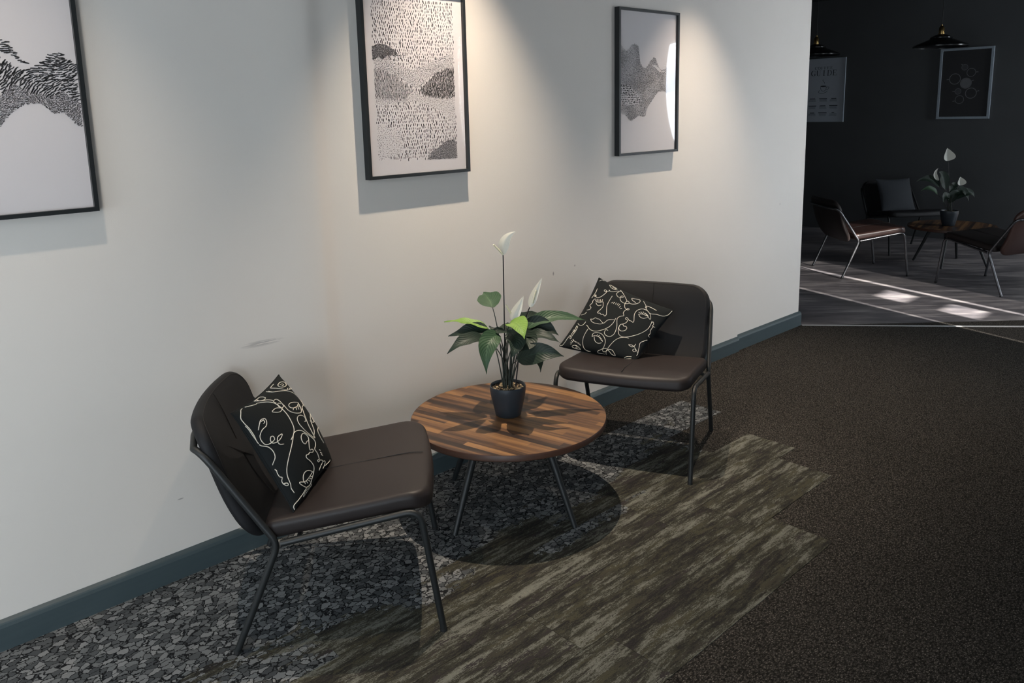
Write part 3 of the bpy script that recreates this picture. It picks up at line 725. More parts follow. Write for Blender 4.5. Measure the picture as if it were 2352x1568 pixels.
LINES1=[[(538,932),(669,931),(788,880),(787,826),(651,816),(510,861),(485,913),(558,937)],[(569,909),(659,886),(656,857),(568,875)],[(536,985),(403,985),(335,972),(415,870),(557,754),(823,678)],[(929,800),(929,825)],[(896,762),(911,769)],[(841,732),(897,726)],[(590,761),(650,762)],[(640,726),(756,722)],[(772,692),(898,684)],[(180,969),(164,919),(317,842),(511,742),(690,583),(749,414),(640,308),(781,275),(584,331),(441,320),(306,207),(197,25),(170,-138),(167,-274),(58,-175),(-43,-23),(-91,143),(-48,248),(55,280),(173,239),(242,164),(178,99),(127,121)],[(153,985),(143,961),(160,918)],[(-346,985),(-181,985),(-127,982),(-130,926),(-236,909),(-317,943),(-265,985)],[(-346,985),(-291,915),(-202,880),(-134,813),(-158,766),(-138,738)],[(-673,982),(-584,951),(-469,923),(-426,928),(-270,851),(-188,770),(-167,684),(-174,594),(-192,440),(-255,262),(-310,158),(-409,83),(-528,37)],[(-147,790),(-57,794),(-19,755),(-39,666),(-75,605),(-173,606),(-182,666),(-115,710),(-72,671)],[(-153,595),(-256,655),(-342,666),(-428,652),(-336,584),(-240,566),(-153,595)],[(-15,738),(-50,618),(-62,470),(55,351),(218,290),(352,329),(436,440),(376,489),(207,552),(87,559),(46,515),(110,459),(269,423),(382,437)],[(124,452),(60,434)],[(209,425),(156,388)],[(287,404),(248,360)],[(351,413),(359,374)],[(762,95),(493,74),(426,-16),(552,-54),(607,-27),(653,104)],[(388,41),(329,-92),(273,-178),(148,-235)],[(-744,985),(-844,962),(-960,861),(-977,747),(-972,636),(-976,497),(-985,376),(-985,315),(-985,320)],[(-985,691),(-982,608),(-985,517),(-985,373)],[(-985,296),(-975,251),(-929,172),(-911,65),(-928,-35),(-972,-98),(-985,-127)],[(-902,516),(-852,572),(-762,643),(-676,628),(-692,572),(-761,505),(-853,486),(-928,424),(-951,346),(-945,249),(-910,214),(-850,211),(-793,228),(-783,283),(-819,300),(-856,257),(-858,197),(-806,166),(-724,167),(-637,202),(-627,228),(-721,228),(-773,171),(-772,99),(-709,60)],[(-884,543),(-825,596),(-735,649),(-702,626)],[(-776,618),(-723,617),(-730,575),(-769,568)],[(-985,-207),(-985,-229),(-980,-239),(-985,-291),(-982,-365),(-967,-395),(-983,-438),(-984,-492),(-967,-554),(-945,-565),(-946,-529),(-977,-501),(-985,-508)],[(-409,83),(-592,-56),(-753,-182),(-861,-306),(-908,-430),(-915,-586),(-929,-643),(-911,-743)],[(-382,99),(-275,94),(-153,31),(-66,-76),(31,-195),(107,-310),(73,-387),(-25,-433),(24,-523),(42,-607),(40,-652)],[(-111,-212),(-182,-197),(-256,-210),(-306,-143),(-274,-56),(-179,-25),(-103,-69),(-72,-158),(-118,-219),(-185,-307),(-199,-370),(-126,-386),(-95,-430),(-151,-442),(-242,-397),(-292,-409),(-369,-387),(-386,-435),(-296,-558),(-234,-680),(-268,-766),(-348,-842),(-397,-894)],[(-315,-734),(-423,-655),(-542,-611),(-625,-639),(-654,-724)],[(-315,-734),(-421,-756),(-567,-759),(-641,-732)],[(-644,-739),(-749,-676),(-720,-741),(-582,-862),(-415,-901),(-384,-870)],[(-379,-745),(-297,-744)],[(-406,-780),(-340,-798)],[(-447,-792),(-348,-838)],[(-503,-787),(-430,-841)],[(-569,-766),(-526,-822)],[(-630,-747),(-604,-795)],[(-397,-894),(-254,-985),(-362,-985),(-543,-985),(-651,-966),(-630,-912),(-434,-934),(-317,-956)],[(-563,-873),(-688,-895),(-850,-905),(-973,-909),(-985,-975)],[(709,-210),(482,-228),(460,-369),(531,-512)],[(58,-669),(-38,-655),(-8,-699),(96,-703),(214,-775),(98,-808),(0,-852)],[(214,-775),(360,-827),(311,-885),(241,-909)],[(383,-909),(680,-922),(715,-906)],[(165,-524),(196,-556)],[(171,-584),(230,-626)],[(195,-632),(254,-682)]]
LINES2=[[(-889,682),(-877,581),(-892,455),(-910,392)],[(-858,472),(-845,506),(-811,484),(-824,449),(-853,463),(-844,485),(-777,441),(-718,449),(-646,540),(-603,685),(-636,729),(-678,732),(-679,696),(-643,685),(-584,724),(-544,760),(-581,775),(-520,753),(-456,778),(-406,829),(-299,911)],[(-645,935),(-589,885),(-499,860),(-419,889)],[(-626,952),(-541,939),(-464,937),(-412,911)],[(-530,883),(-500,933),(-444,901),(-491,881)],[(-329,932),(-290,912),(-183,832),(-3,666)],[(-329,863),(-355,786),(-335,731),(-275,688),(-212,693),(-151,737),(-180,774),(-212,747),(-214,697),(-182,637),(-129,590),(-46,573),(35,594),(60,651),(16,683),(-18,642),(-9,555),(26,472),(90,420),(148,414),(166,450),(130,467),(110,418),(90,332),(99,263),(149,203),(85,148),(42,69),(66,-13),(134,-144),(177,-284),(186,-414),(138,-505),(55,-521),(-24,-493),(-66,-433),(-63,-359),(-6,-362)],[(59,636),(136,644),(213,701),(251,781),(245,857),(200,890),(127,862),(39,826),(88,769),(193,739)],[(-758,352),(-710,324),(-613,334),(-545,374),(-505,318),(-473,243),(-491,150),(-526,54),(-503,29),(-452,45),(-407,17),(-350,37),(-293,3),(-272,54),(-334,185),(-385,298),(-406,426),(-409,542),(-411,637)],[(-734,348),(-773,390)],[(-689,341),(-728,392)],[(-649,343),(-684,406)],[(-612,349),(-642,421)],[(-578,361),(-589,436)],[(-713,292),(-655,246),(-597,232),(-539,273)],[(-328,426),(-297,477)],[(-272,429),(-259,495)],[(-216,432),(-211,495)],[(-168,432),(-164,495)],[(-131,414),(-117,495)],[(-75,381),(-71,445)],[(-38,364),(-6,392)],[(-793,395),(-827,325),(-804,269),(-837,181),(-776,132),(-772,73),(-847,40)],[(-823,-16),(-847,-78),(-935,-111)],[(-601,-181),(-531,-164),(-500,-115),(-434,-128),(-366,-128),(-270,-182),(-206,-194),(-154,-78),(-17,-14)],[(-601,-181),(-539,-237),(-437,-262),(-290,-251),(-218,-208)],[(2,40),(11,-104),(-26,-250),(-116,-365),(-256,-457),(-377,-477),(-489,-444),(-572,-384),(-622,-365)],[(-880,-354),(-812,-396),(-732,-394),(-692,-329),(-692,-280)],[(-871,-430),(-858,-544),(-873,-659),(-852,-768),(-815,-781),(-830,-710),(-820,-634),(-809,-558),(-830,-446),(-871,-430)],[(-897,-547),(-839,-542),(-842,-599),(-894,-566)],[(-896,-698),(-912,-792),(-918,-902),(-938,-974),(-985,-985)],[(-757,-912),(-728,-900)],[(-783,-866),(-724,-874)],[(-781,-822),(-716,-855)],[(-753,-791),(-692,-834)],[(-679,-824),(-637,-851)],[(-629,-833),(-583,-868)],[(-566,-848),(-526,-892)],[(-517,-874),(-491,-910)],[(-687,-964),(-668,-931),(-581,-925),(-451,-983),(-482,-985),(-589,-985),(-676,-969)],[(-590,-963),(-571,-946),(-543,-970),(-566,-980)],[(-519,-460),(-524,-586),(-510,-714),(-455,-847),(-377,-946),(-287,-985),(-189,-985)],[(-311,-636),(-323,-543),(-235,-497),(-121,-501),(-17,-563),(66,-660),(98,-768),(92,-879),(-3,-953),(6,-984),(80,-985),(112,-985),(170,-985),(202,-985),(144,-985)],[(-311,-636),(-258,-595),(-147,-597),(-47,-651),(14,-703)],[(-253,-623),(-202,-707),(-120,-763),(-47,-765),(2,-735)],[(-209,-584),(-194,-540)],[(-163,-601),(-141,-552)],[(-113,-628),(-93,-593)],[(-72,-657),(-47,-621)],[(-39,-687),(-6,-660)],[(190,-858),(122,-864),(102,-903),(135,-944),(199,-925),(246,-863),(334,-860),(408,-914),(465,-974),(372,-962),(281,-908),(198,-856)],[(215,-852),(243,-730),(289,-592),(363,-479),(475,-409),(582,-387)],[(203,-890),(214,-967),(239,-985)],[(250,-46),(297,24),(299,110),(235,126),(225,181),(276,171),(334,129),(387,133),(442,114),(438,175),(363,334),(339,449),(361,557),(441,638),(545,640),(632,592),(693,527),(739,426),(654,471),(563,543)],[(430,428),(499,366),(590,361),(644,424),(666,480)],[(436,418),(509,479),(618,473)],[(399,487),(460,473)],[(440,527),(504,489)],[(485,557),(548,505)],[(545,544),(607,492)],[(609,521),(649,495)],[(250,-46),(294,-96),(351,-81),(397,-118),(393,-202),(328,-256),(261,-250),(208,-181),(200,-93),(248,-42)],[(202,-115),(212,-225),(285,-354),(367,-410),(471,-400),(594,-316),(711,-187),(801,-11),(836,160),(817,329),(799,394)],[(311,895),(435,779),(451,717),(482,739),(453,777),(550,789),(713,770)],[(475,705),(568,629),(656,595),(763,648),(905,696),(970,783),(985,876),(985,960)],[(819,357),(833,395),(878,328),(874,271),(937,280)],[(900,269),(905,129),(939,45),(935,-51),(975,-63)],[(973,-183),(919,-289),(884,-383),(912,-502),(966,-712),(967,-801)],[(661,-578),(745,-607),(799,-566),(804,-477)],[(661,-578),(739,-551),(825,-586),(908,-656),(966,-712)],[(832,-643),(816,-688),(865,-721),(895,-666),(842,-625)],[(871,-892),(754,-934),(709,-985),(776,-985),(884,-951)],[(-936,914),(-895,974),(-829,985)]]

cushion('black square cushion with cream line-drawn faces, on the nearer chair', (1.0637, -0.4074, 0.5598), (1.0713, 0.0056, 0.7074), 0.172, 0, LINES1)
cushion('black square cushion with cream line-drawn faces, tilted on the farther chair', (2.8365, -0.2723, 0.5257), (0.8701, 0.3219, -1.2557), 0.2, 1, LINES2)
cushion('plain slate grey square cushion on the dark chair against the charcoal wall', (8.825, 0.80, 0.565), tuple(CH4ROT), 0.19, 0, None, 'darkfabric', 0.06)

# ---------------------------------------------------------------- round tables
def make_table(label, x, y, rz, R=0.384, H=0.375):
    t = thing('round_table', label, 'table', (x, y, 0), rz, 'round walnut coffee tables')
    bm = bmesh.new(); lathe(bm, [(0, H-0.0005), (R-0.002, H-0.0005)], 128); o = obj('veneer', bm, 'walnut')
    bm = bmesh.new(); lathe(bm, [(0, H-0.026), (R-0.004, H-0.026), (R, H-0.022), (R, H-0.003), (R-0.0015, H-0.0008), (0, H-0.0008)], 128)
    top = obj('tabletop', bm, 'walnutedge', t); o.parent = top; o.name = 'veneer'
    bm = bmesh.new(); lathe(bm, [(0, H-0.032), (0.16, H-0.032), (0.16, H-0.026), (0, H-0.026)], 40); obj('mounting_plate', bm, 'tube', t)
    for i in range(4):
        a = PI/4+i*PI/2; d = Vector((math.cos(a), math.sin(a), 0)); bm = bmesh.new()
        p0 = d*0.175+Vector((0, 0, H-0.032)); p1 = d*0.321
        tube(bm, [p0, p0.lerp(p1, .5), p1], 0.0165, 16, 0.0105); obj('leg', bm, 'tube', t)
    return t
fa = math.atan2(-0.284, 0.354)
make_table('round walnut coffee table with slim black legs, under the potted peace lily beside the wall', 2.0, -0.415, fa)
make_table('round dark wood table in the unlit room behind, carrying a second lily', 8.23, 0.03, 0.9)

# ---------------------------------------------------------------- plants
LEAVES_NEAR=[([(-0.05,0.046,0.349),(-0.101,0.121,0.373),(-0.145,0.203,0.368)],0.05,0.15,2),([(-0.05,0.046,0.344),(-0.103,0.096,0.343),(-0.159,0.162,0.321)],0.065,0.45,0),([(-0.076,0.03,0.316),(-0.172,0.037,0.332),(-0.244,0.063,0.29)],0.06,0.4,0),([(-0.06,-0.026,0.341),(-0.132,-0.041,0.319),(-0.164,-0.066,0.221)],0.075,0.6,1),([(-0.024,0.049,0.429),(0.005,0.104,0.449),(0.036,0.171,0.461)],0.095,0.5,1),([(-0.009,-0.019,0.345),(-0.057,-0.015,0.354),(-0.069,0.023,0.37)],0.04,0.3,0),([(-0.016,-0.04,0.382),(-0.04,-0.113,0.39),(-0.067,-0.17,0.355)],0.078,0.45,2),([(0.053,0.005,0.354),(0.141,0.02,0.364),(0.222,0.026,0.365)],0.06,0.4,0),([(0.067,-0.048,0.346),(0.153,-0.102,0.383),(0.267,-0.194,0.359)],0.06,0.4,1),([(0.062,-0.03,0.332),(0.105,-0.084,0.352),(0.141,-0.145,0.32)],0.08,0.65,0),([(0.034,-0.059,0.322),(0.058,-0.136,0.337),(0.097,-0.2,0.308)],0.05,0.35,0),([(-0.003,-0.065,0.236),(0.018,-0.167,0.282),(0.075,-0.234,0.27)],0.08,0.65,0),([(-0.03,-0.054,0.351),(-0.06,-0.121,0.334),(-0.107,-0.133,0.281)],0.075,0.7,0),([(0.084,0.004,0.228),(0.155,-0.007,0.203),(0.18,-0.003,0.129)],0.05,0.5,0),([(-0.024,-0.032,0.346),(-0.034,-0.064,0.333),(-0.04,-0.072,0.283)],0.04,0.8,0),([(0.027,-0.052,0.339),(0.007,-0.116,0.318),(-0.05,-0.131,0.298)],0.07,0.7,0),([(0.029,0.041,0.32),(0.067,0.115,0.315),(0.093,0.186,0.285)],0.07,0.3,0),([(0.044,0.027,0.325),(0.118,0.067,0.319),(0.19,0.096,0.293)],0.07,0.3,0)]
FLOWERS_NEAR=[([(-0.008,0.007,0.143),(-0.005,0.005,0.34),(-0.004,0.003,0.639)],[(-0.002,0.002,0.639),(0.004,-0.003,0.695),(0.025,-0.037,0.729)],0.042,[(-0.011,-0.003,0.643),(-0.049,0.005,0.685)]),([(0.007,-0.006,0.142),(0.016,-0.015,0.312),(0.022,-0.02,0.381)],[(0.016,-0.015,0.384),(0.031,-0.029,0.424),(0.051,-0.047,0.477)],0.04,[(0.007,-0.02,0.413),(-0.013,-0.016,0.448)]),([(0.022,-0.021,0.142),(0.044,-0.041,0.322),(0.068,-0.063,0.432)],[(0.069,-0.064,0.432),(0.082,-0.076,0.485),(0.104,-0.096,0.546)],0.032,[(0.07,-0.076,0.45),(0.078,-0.089,0.501)])]
LEAVES_FAR=[([(-0.081,0.076,0.372),(-0.155,0.144,0.447),(-0.244,0.227,0.431)],0.08,0.6,0),([(-0.124,0.074,0.302),(-0.199,0.117,0.363),(-0.26,0.174,0.346)],0.06,0.5,1),([(-0.038,0.036,0.348),(-0.064,0.059,0.469),(-0.115,0.08,0.516)],0.1,0.7,0),([(0.014,-0.013,0.251),(0.078,-0.073,0.338),(0.104,-0.138,0.212)],0.08,0.6,0),([(0.023,-0.021,0.251),(0.117,-0.108,0.318),(0.171,-0.159,0.258)],0.08,0.6,0),([(-0.003,0.003,0.22),(0.008,-0.034,0.304),(0.07,-0.065,0.325)],0.08,0.5,0),([(-0.031,0.002,0.254),(-0.089,0.014,0.29),(-0.136,0.017,0.225)],0.07,0.6,0),([(-0.009,0.008,0.315),(0.048,-0.004,0.375),(0.098,-0.009,0.409)],0.07,0.6,0)]
FLOWERS_FAR=[([(-0.003,0.003,0.136),(-0.026,0.024,0.506),(-0.039,0.036,0.618)],[(-0.039,0.036,0.618),(-0.043,0.04,0.669),(-0.049,0.045,0.738)],0.115,None),([(-0.008,0.007,0.137),(-0.037,0.034,0.316),(-0.09,0.083,0.437)],[(-0.09,0.083,0.435),(-0.122,0.113,0.49),(-0.1,0.093,0.552)],0.04,None),([(0.016,-0.014,0.136),(0.035,-0.033,0.282),(0.062,-0.057,0.383)],[(0.062,-0.057,0.383),(0.06,-0.056,0.421),(0.057,-0.053,0.464)],0.085,None)]

def blade(bm, pts, w, kf, toCam, uvl, segs=14, spathe=False):
    p0, p1, p2 = [Vector(p) for p in pts]
    c = 2*p1-0.5*(p0+p2)
    n0 = (Vector((0, 0, 1))*(1-kf)+toCam*kf).normalized()
    rows = []
    for i in range(segs+1):
        t = i/segs
        P_ = p0*(1-t)**2+c*2*t*(1-t)+p2*t*t
        T = ((c-p0)*(1-t)+(p2-c)*t).normalized()
        wd = n0.cross(T)
        if wd.length < 0.05: wd = Vector((1, 0, 0)).cross(T)
        wd.normalize(); nn = T.cross(wd).normalized()
        if nn.dot(n0) < 0: nn = -nn
        hw = w/2*1.05*(math.sin(PI*min(1, (t*0.985+0.008))**0.72))**(0.8+0.5*t) if not spathe else w/2*(math.sin(PI*(t*0.985+0.01)**0.72))**0.9
        hw = max(hw, 0.0006)
        rw = []
        for j in range(-4, 5):
            s = j/4
            cup = (0.16 if not spathe else 0.35)*w*abs(s)**1.3*(hw/(w/2))
            wave = 0.0025*math.sin(t*17+s*2)*abs(s) if not spathe else 0
            rw.append((bm.verts.new(P_+wd*hw*s*(0.97)+nn*(cup+wave)), (t, 0.5+s/2)))
        rows.append(rw)
    for A, Bq in zip(rows, rows[1:]):
        for j in range(8):
            q = (A[j], A[j+1], Bq[j+1], Bq[j]); f = bm.faces.new([x[0] for x in q])
            for lp, x in zip(f.loops, q): lp[uvl].uv = x[1]
def plant(label, loc, leaves, flowers, toCam, group, pot_r=(0.050, 0.071), pot_h=0.122, matov=None):
    t = thing('potted_peace_lily', label, 'plant', loc, 0, group)
    r0, r1 = pot_r; H = pot_h; bm = bmesh.new()
    lathe(bm, [(0, 0.0), (r0-0.004, 0.0), (r0, 0.004), (r0+(r1-r0)*0.35, H*0.30), (r0+(r1-r0)*0.72, H*0.6), (r1-0.001, H*0.82), (r1, H*0.92), (r1-0.001, H), (r1-0.004, H+0.001), (r1-0.006, H-0.002), (r1-0.007, H*0.86), (0, H*0.86)], 56)
    pot = obj('pot', bm, 'pot', t, angle=50)
    bm = bmesh.new(); lathe(bm, [(0, H*0.90), (r1-0.009, H*0.895), (r1-0.0072, H*0.87)], 32); obj('soil', bm, 'soil', t)
    for nm, mt, cnt in (('bark_chips', 'chip', 190), ('dark_bark_chips', 'chipdark', 150)):
        bm = bmesh.new()
        for i in range(cnt):
            a = random.uniform(0, 2*PI); rr = (r1-0.012)*math.sqrt(random.random())
            m4 = Matrix.Translation((rr*math.cos(a), rr*math.sin(a), H*0.90+random.uniform(0.0, 0.005))) @ Euler((random.uniform(-.7, .7), random.uniform(-.7, .7), random.uniform(0, 6.28))).to_matrix().to_4x4()
            s = random.uniform(0.6, 1.25)
            vs = [bm.verts.new(m4 @ Vector((x*0.0052*s, y*0.0023*s, z*0.0014))) for x, y, z in ((-1, -.6, -1), (1, -1, -1), (.8, 1, -1), (-.9, .8, -1), (-.9, -.5, 1), (.8, -.8, 1), (.7, .7, 1), (-.7, .7, 1))]
            for f in ((0, 3, 2, 1), (4, 5, 6, 7), (0, 1, 5, 4), (1, 2, 6, 5), (2, 3, 7, 6), (3, 0, 4, 7)): bm.faces.new([vs[q] for q in f])
        obj(nm, bm, mt, t, smooth=False)['kind'] = 'stuff'
    for i, (pts, w_, kf, ci) in enumerate(leaves):
        bm = bmesh.new(); uvl = bm.loops.layers.uv.new('UVMap')
        blade(bm, pts, w_, kf, toCam, uvl)
        lf = obj('leaf', bm, 'leaf%d' % ci, t, angle=180)
        if ci == 2: lf['label'] = 'lime green leaf'
        b0 = Vector(pts[0]); a = i*2.4
        root = Vector((0.016*math.cos(a), 0.016*math.sin(a), H*0.88))
        ctrl = Vector((root.x*1.3+b0.x*0.25, root.y*1.3+b0.y*0.25, root.z+(b0.z-root.z)*0.75))
        bm = bmesh.new(); tube(bm, arc(root, ctrl, b0, 10)+[b0.lerp(Vector(pts[1]), 0.12)], 0.0028, 7, 0.0015); obj('leaf_stalk', bm, 'stem', lf)
    for st, sp, w_, sx in flowers:
        p0, p1, p2 = [Vector(p) for p in st]; p0.z = H*0.88; c = 2*p1-0.5*(p0+p2)
        bm = bmesh.new(); tube(bm, arc(p0, c, p2, 16), 0.0026, 8, 0.0022); fs = obj('flower_stem', bm, 'darkstem', t)
        bm = bmesh.new(); uvl = bm.loops.layers.uv.new('UVMap'); blade(bm, sp, w_, 0.92, toCam, uvl, spathe=True)
        obj('spathe', bm, 'spathe', fs, angle=180)
        if sx:
            a, b = Vector(sx[0]), Vector(sx[1]); bm = bmesh.new()
            tube(bm, [a, a.lerp(b, .3), a.lerp(b, .7), a.lerp(b, .93), b], 0.0036, 10, 0.0028); obj('spadix', bm, 'spadix', fs)
    return t
MAT['chip'] = simple('pale_bark_chip', rgb(184, 164, 132), 0.85, var=0.35, scale=150)
MAT['chipdark'] = simple('dark_bark_chip', rgb(78, 62, 48), 0.9, var=0.4, scale=150)
toCam = -Vector((math.cos(YAW), math.sin(YAW), 0))
plant('peace lily with three white flowers in a slate pot, on the round walnut table', (2.0, -0.415, 0.375), LEAVES_NEAR, FLOWERS_NEAR, toCam, 'potted peace lilies')
plant('dim peace lily with pale heart-shaped flowers, on the table in the dark room', (8.19, 0.05, 0.375), LEAVES_FAR, FLOWERS_FAR, toCam, 'potted peace lilies', (0.055, 0.080), 0.145)

# ---------------------------------------------------------------- posters on the charcoal wall
XW = 9.7
def ribbon(bm, pts, w, x):     # pts in (y,z) on the wall plane
    for a, b in zip(pts, pts[1:]):
        a, b = Vector(a), Vector(b); d = (b-a)
        if d.length < 1e-6: continue
        n = Vector((-d.y, d.x)).normalized()*w/2
        bm.faces.new([bm.verts.new((x, *q)) for q in (a-n, b-n, b+n, a+n)])
def poster(label, y0, y1, z0, z1, fw, frame_m, paper_m, art):
    t = thing('wall_poster', label, 'poster', (XW, (y0+y1)/2, z0)); off = Vector((-XW, -(y0+y1)/2, -z0))
    def L(o): o.parent = t; o.location = off; return o
    for a in ((XW-0.022, y0, z0, XW-0.0005, y0+fw, z1), (XW-0.022, y1-fw, z0, XW-0.0005, y1, z1), (XW-0.022, y0+fw, z0, XW-0.0005, y1-fw, z0+fw), (XW-0.022, y0+fw, z1-fw, XW-0.0005, y1-fw, z1)):
        bm = B(*a); bevel(bm, 0.0012, 1); L(obj('frame_bar', bm, frame_m))
    L(obj('paper', B(XW-0.012, y0+fw, z0+fw, XW-0.002, y1-fw, z1-fw), paper_m, smooth=False))
    for nm, mt, fn in art:
        bm = bmesh.new(); fn(bm, XW-0.0126); q = L(obj(nm, bm, mt, smooth=False))
        if nm != 'cup_rims': q['kind'] = 'stuff'
    return t
GL = {'G': [([(.95, .72), (.8, .92), (.55, 1), (.3, .93)], .05), ([(.3, .93), (.1, .75), (.03, .5), (.1, .25), (.3, .07)], .17), ([(.3, .07), (.55, 0), (.85, .1)], .05), ([(.85, 0.05), (.85, .42)], .15), ([(.6, .42), (1, .42)], .04), ([(.95, .95), (.95, .68)], .04)],
      'U': [([(.17, 1), (.17, .3), (.28, .06)], .16), ([(.28, .06), (.5, 0), (.72, .06), (.82, .25)], .05), ([(.82, .25), (.82, 1)], .05), ([(0, 1), (.36, 1)], .04), ([(.65, 1), (1, 1)], .04)],
      'I': [([(.5, 0), (.5, 1)], .17), ([(.25, 1), (.75, 1)], .04), ([(.25, 0), (.75, 0)], .04)],
      'D': [([(.2, 0), (.2, 1)], .16), ([(0, 1), (.5, 1), (.75, .92)], .05), ([(0, 0), (.5, 0), (.75, .08)], .05), ([(.75, .92), (.9, .7), (.94, .5), (.9, .3), (.75, .08)], .16)],
      'E': [([(.2, 0), (.2, 1)], .16), ([(0, 1), (.85, 1), (.88, .72)], .05), ([(.2, .5), (.62, .5)], .05), ([(.62, .38), (.62, .62)], .04), ([(0, 0), (.88, 0), (.92, .3)], .05)],
      'F': [([(.2, 0), (.2, 1)], .16), ([(0, 1), (.85, 1), (.88, .72)], .05), ([(.2, .5), (.62, .5)], .05), ([(.62, .38), (.62, .62)], .04), ([(0, 0), (.42, 0)], .04)],
      'C': [([(.95, .72), (.8, .92), (.55, 1), (.3, .93)], .05), ([(.3, .93), (.1, .75), (.03, .5), (.1, .25), (.3, .07)], .17), ([(.3, .07), (.6, 0), (.95, .28)], .05), ([(.95, .95), (.95, .68)], .04)],
      'O': [([(.5, 1), (.28, .93)], .06), ([(.28, .93), (.1, .7), (.05, .5), (.1, .3), (.28, .07)], .16), ([(.28, .07), (.5, 0), (.72, .07)], .06), ([(.72, .07), (.9, .3), (.95, .5), (.9, .7), (.72, .93)], .16), ([(.72, .93), (.5, 1)], .06)]}
def word(bm, txt, yl, yr, z0, h, x, boldk=1.0):   # yl > yr : text runs toward smaller y (to the viewer's right)
    n = len(txt); step = (yl-yr)/n; lw = step*0.82
    for i, ch in enumerate(txt):
        yy = yl-i*step
        for pl, wd in GL[ch]: ribbon(bm, [(yy-p[0]*lw, z0+p[1]*h) for p in pl], wd*lw*boldk, x)
def disc_ring(bm, cy, cz, r0, r1, x, n=28):
    for i in range(n):
        a, b = 2*PI*i/n, 2*PI*(i+1)/n
        bm.faces.new([bm.verts.new((x, cy+r*math.cos(t), cz+r*math.sin(t))) for r, t in ((r0, a), (r1, a), (r1, b), (r0, b))])
def coffee_ink(bm, x):
    word(bm, 'COFFEE', 2.200, 1.965, 1.966, 0.032, x); word(bm, 'GUIDE', 2.245, 1.905, 1.890, 0.064, x)
    ribbon(bm, [(2.088, 1.845), (2.094, 1.835), (2.080, 1.818), (2.068, 1.805), (2.072, 1.795)], 0.004, x)
    bm.faces.new([bm.verts.new((x, 2.082+0.038*math.cos(t), 1.762+0.008*math.sin(t))) for t in [2*PI*i/20 for i in range(20)]])
    ribbon(bm, [(2.120, 1.757), (2.117, 1.735), (2.105, 1.712), (2.085, 1.702), (2.062, 1.706), (2.048, 1.725), (2.044, 1.757)], 0.004, x)
    ribbon(bm, [(2.045, 1.748), (2.020, 1.754), (2.008, 1.745), (2.020, 1.728), (2.046, 1.715)], 0.004, x)
    ribbon(bm, [(2.125, 1.712), (2.145, 1.700), (2.140, 1.686), (2.110, 1.677), (2.075, 1.678), (2.045, 1.690), (2.030, 1.706)], 0.004, x)
    for a, b, z in ((2.251, 2.180, 1.612), (2.128, 2.027, 1.612), (1.974, 1.911, 1.612), (2.265, 2.163, 1.525), (2.117, 2.044, 1.525), (1.996, 1.892, 1.525), (2.242, 2.183, 1.438), (2.134, 2.025, 1.440), (1.962, 1.929, 1.440)):
        ribbon(bm, [(a, z), (b, z)], 0.008, x)
def coffee_grey(bm, x):
    for cy in (2.215, 2.078, 1.945):
        for z in (1.600, 1.513, 1.427):
            for k_ in range(3): ribbon(bm, [(cy+0.050-random.uniform(0, .008), z-0.010*k_), (cy-0.050+random.uniform(0, .012), z-0.010*k_)], 0.0045, x)
poster('pale poster reading COFFEE GUIDE with a steaming cup, partly hidden by the wall end', 1.812, 2.345, 1.326, 2.098, 0.006, 'silver', 'posterpaper', [('lettering', 'posterink', coffee_ink), ('small_print', 'postergrey', coffee_grey)])
CUPS = [(.584, 1.784, .059, 0), (.471, 1.734, .058, 1), (.493, 1.905, .033, .5), (.425, 1.847, .046, 0), (.413, 1.626, .058, 0), (.544, 1.649, .033, .5), (.523, 1.56, .046, 0)]
HAND = [(.584, 1.784, .682, 1.78), (.471, 1.734, .39, 1.765), (.493, 1.905, .528, 1.94), (.425, 1.847, .355, 1.85), (.413, 1.626, .33, 1.652), (.544, 1.649, .60, 1.65), (.523, 1.56, .61, 1.535)]
def cups_ring(bm, x):
    for cy, cz, r, f in CUPS: disc_ring(bm, cy, cz, r*0.88, r, x)
    for cy, cz, hy, hz in HAND:
        d = Vector((hy-cy, hz-cz)); L_ = d.length; d /= L_
        r = [c for c in CUPS if c[0] == cy][0][2]
        ribbon(bm, [(cy+d.x*r, cz+d.y*r), (cy+d.x*min(L_, r+0.025), cz+d.y*min(L_, r+0.025))], 0.007, x)
    disc_ring(bm, .471, 1.734, 0.0, .05, x-0.0002)
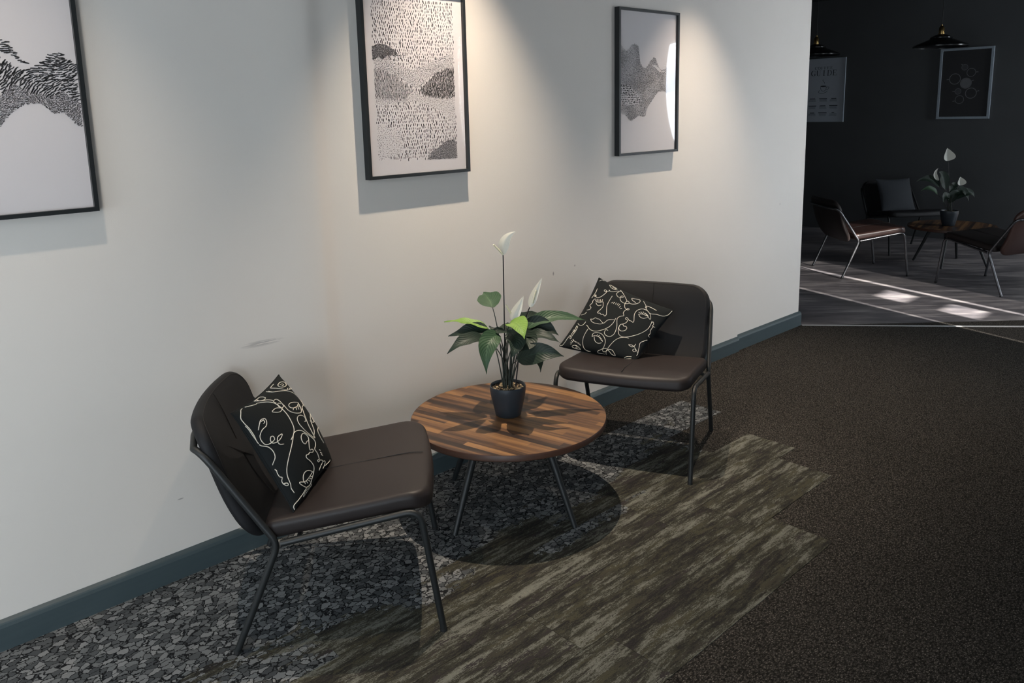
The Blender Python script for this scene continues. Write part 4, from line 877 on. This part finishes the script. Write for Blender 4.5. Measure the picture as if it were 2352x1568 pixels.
def cups_fill(bm, x):
    for cy, cz, r, f in CUPS:
        if f: disc_ring(bm, cy, cz, 0.0, r*0.86, x)
poster('silver framed dark photo of coffee cups seen from above, on the charcoal wall', 0.216, 0.748, 1.351, 2.112, 0.024, 'silver', 'photoblack', [('cup_rims', 'photocup', cups_ring), ('cup_interiors', 'photocup2', cups_fill)])

# ---------------------------------------------------------------- pendant lamps
def pendant(label, x, y, z):
    t = thing('pendant_lamp', label, 'lamp', (x, y, z), 0, 'pendant lamps over the dark room tables')
    bm = bmesh.new()
    lathe(bm, [(0.235, 0.0), (0.238, 0.003), (0.238, 0.012), (0.225, 0.022), (0.17, 0.045), (0.115, 0.068), (0.094, 0.078), (0.094, 0.090), (0.060, 0.108), (0.030, 0.118), (0.026, 0.116), (0.058, 0.103), (0.09, 0.086), (0.11, 0.064), (0.165, 0.040), (0.222, 0.017), (0.235, 0.006), (0.235, 0.0)], 72)
    sh = obj('lamp_shade', bm, 'pendant', t, angle=35)
    bm = bmesh.new(); lathe(bm, [(0.0, 0.116), (0.028, 0.116), (0.028, 0.130), (0.022, 0.133), (0.022, 0.140), (0.026, 0.142), (0.024, 0.175), (0.014, 0.190), (0.008, 0.196), (0.008, 0.205), (0, 0.206)], 28)
    obj('lamp_holder', bm, 'brass', t)
    bm = bmesh.new(); tube(bm, [(0, 0, 0.205), (0, 0, CEIL-z-0.03)], 0.0035, 8); obj('cable', bm, 'rubber', t)
    bm = bmesh.new(); lathe(bm, [(0, CEIL-z), (0.05, CEIL-z), (0.05, CEIL-z-0.025), (0, CEIL-z-0.03)], 28); obj('ceiling_rose', bm, 'pendant', t)
    bm = bmesh.new(); lathe(bm, [(0, 0.025), (0.018, 0.03), (0.030, 0.05), (0.026, 0.08), (0.014, 0.10), (0.014, 0.118)], 20); obj('light_bulb', bm, 'bulb', t)
pendant('black enamel pendant lamp with brass holder, hanging before the dark framed photo', 8.2, 0.24, 2.045)
pendant('black enamel pendant lamp half hidden by the white wall end', 8.2, 1.46, 2.045)
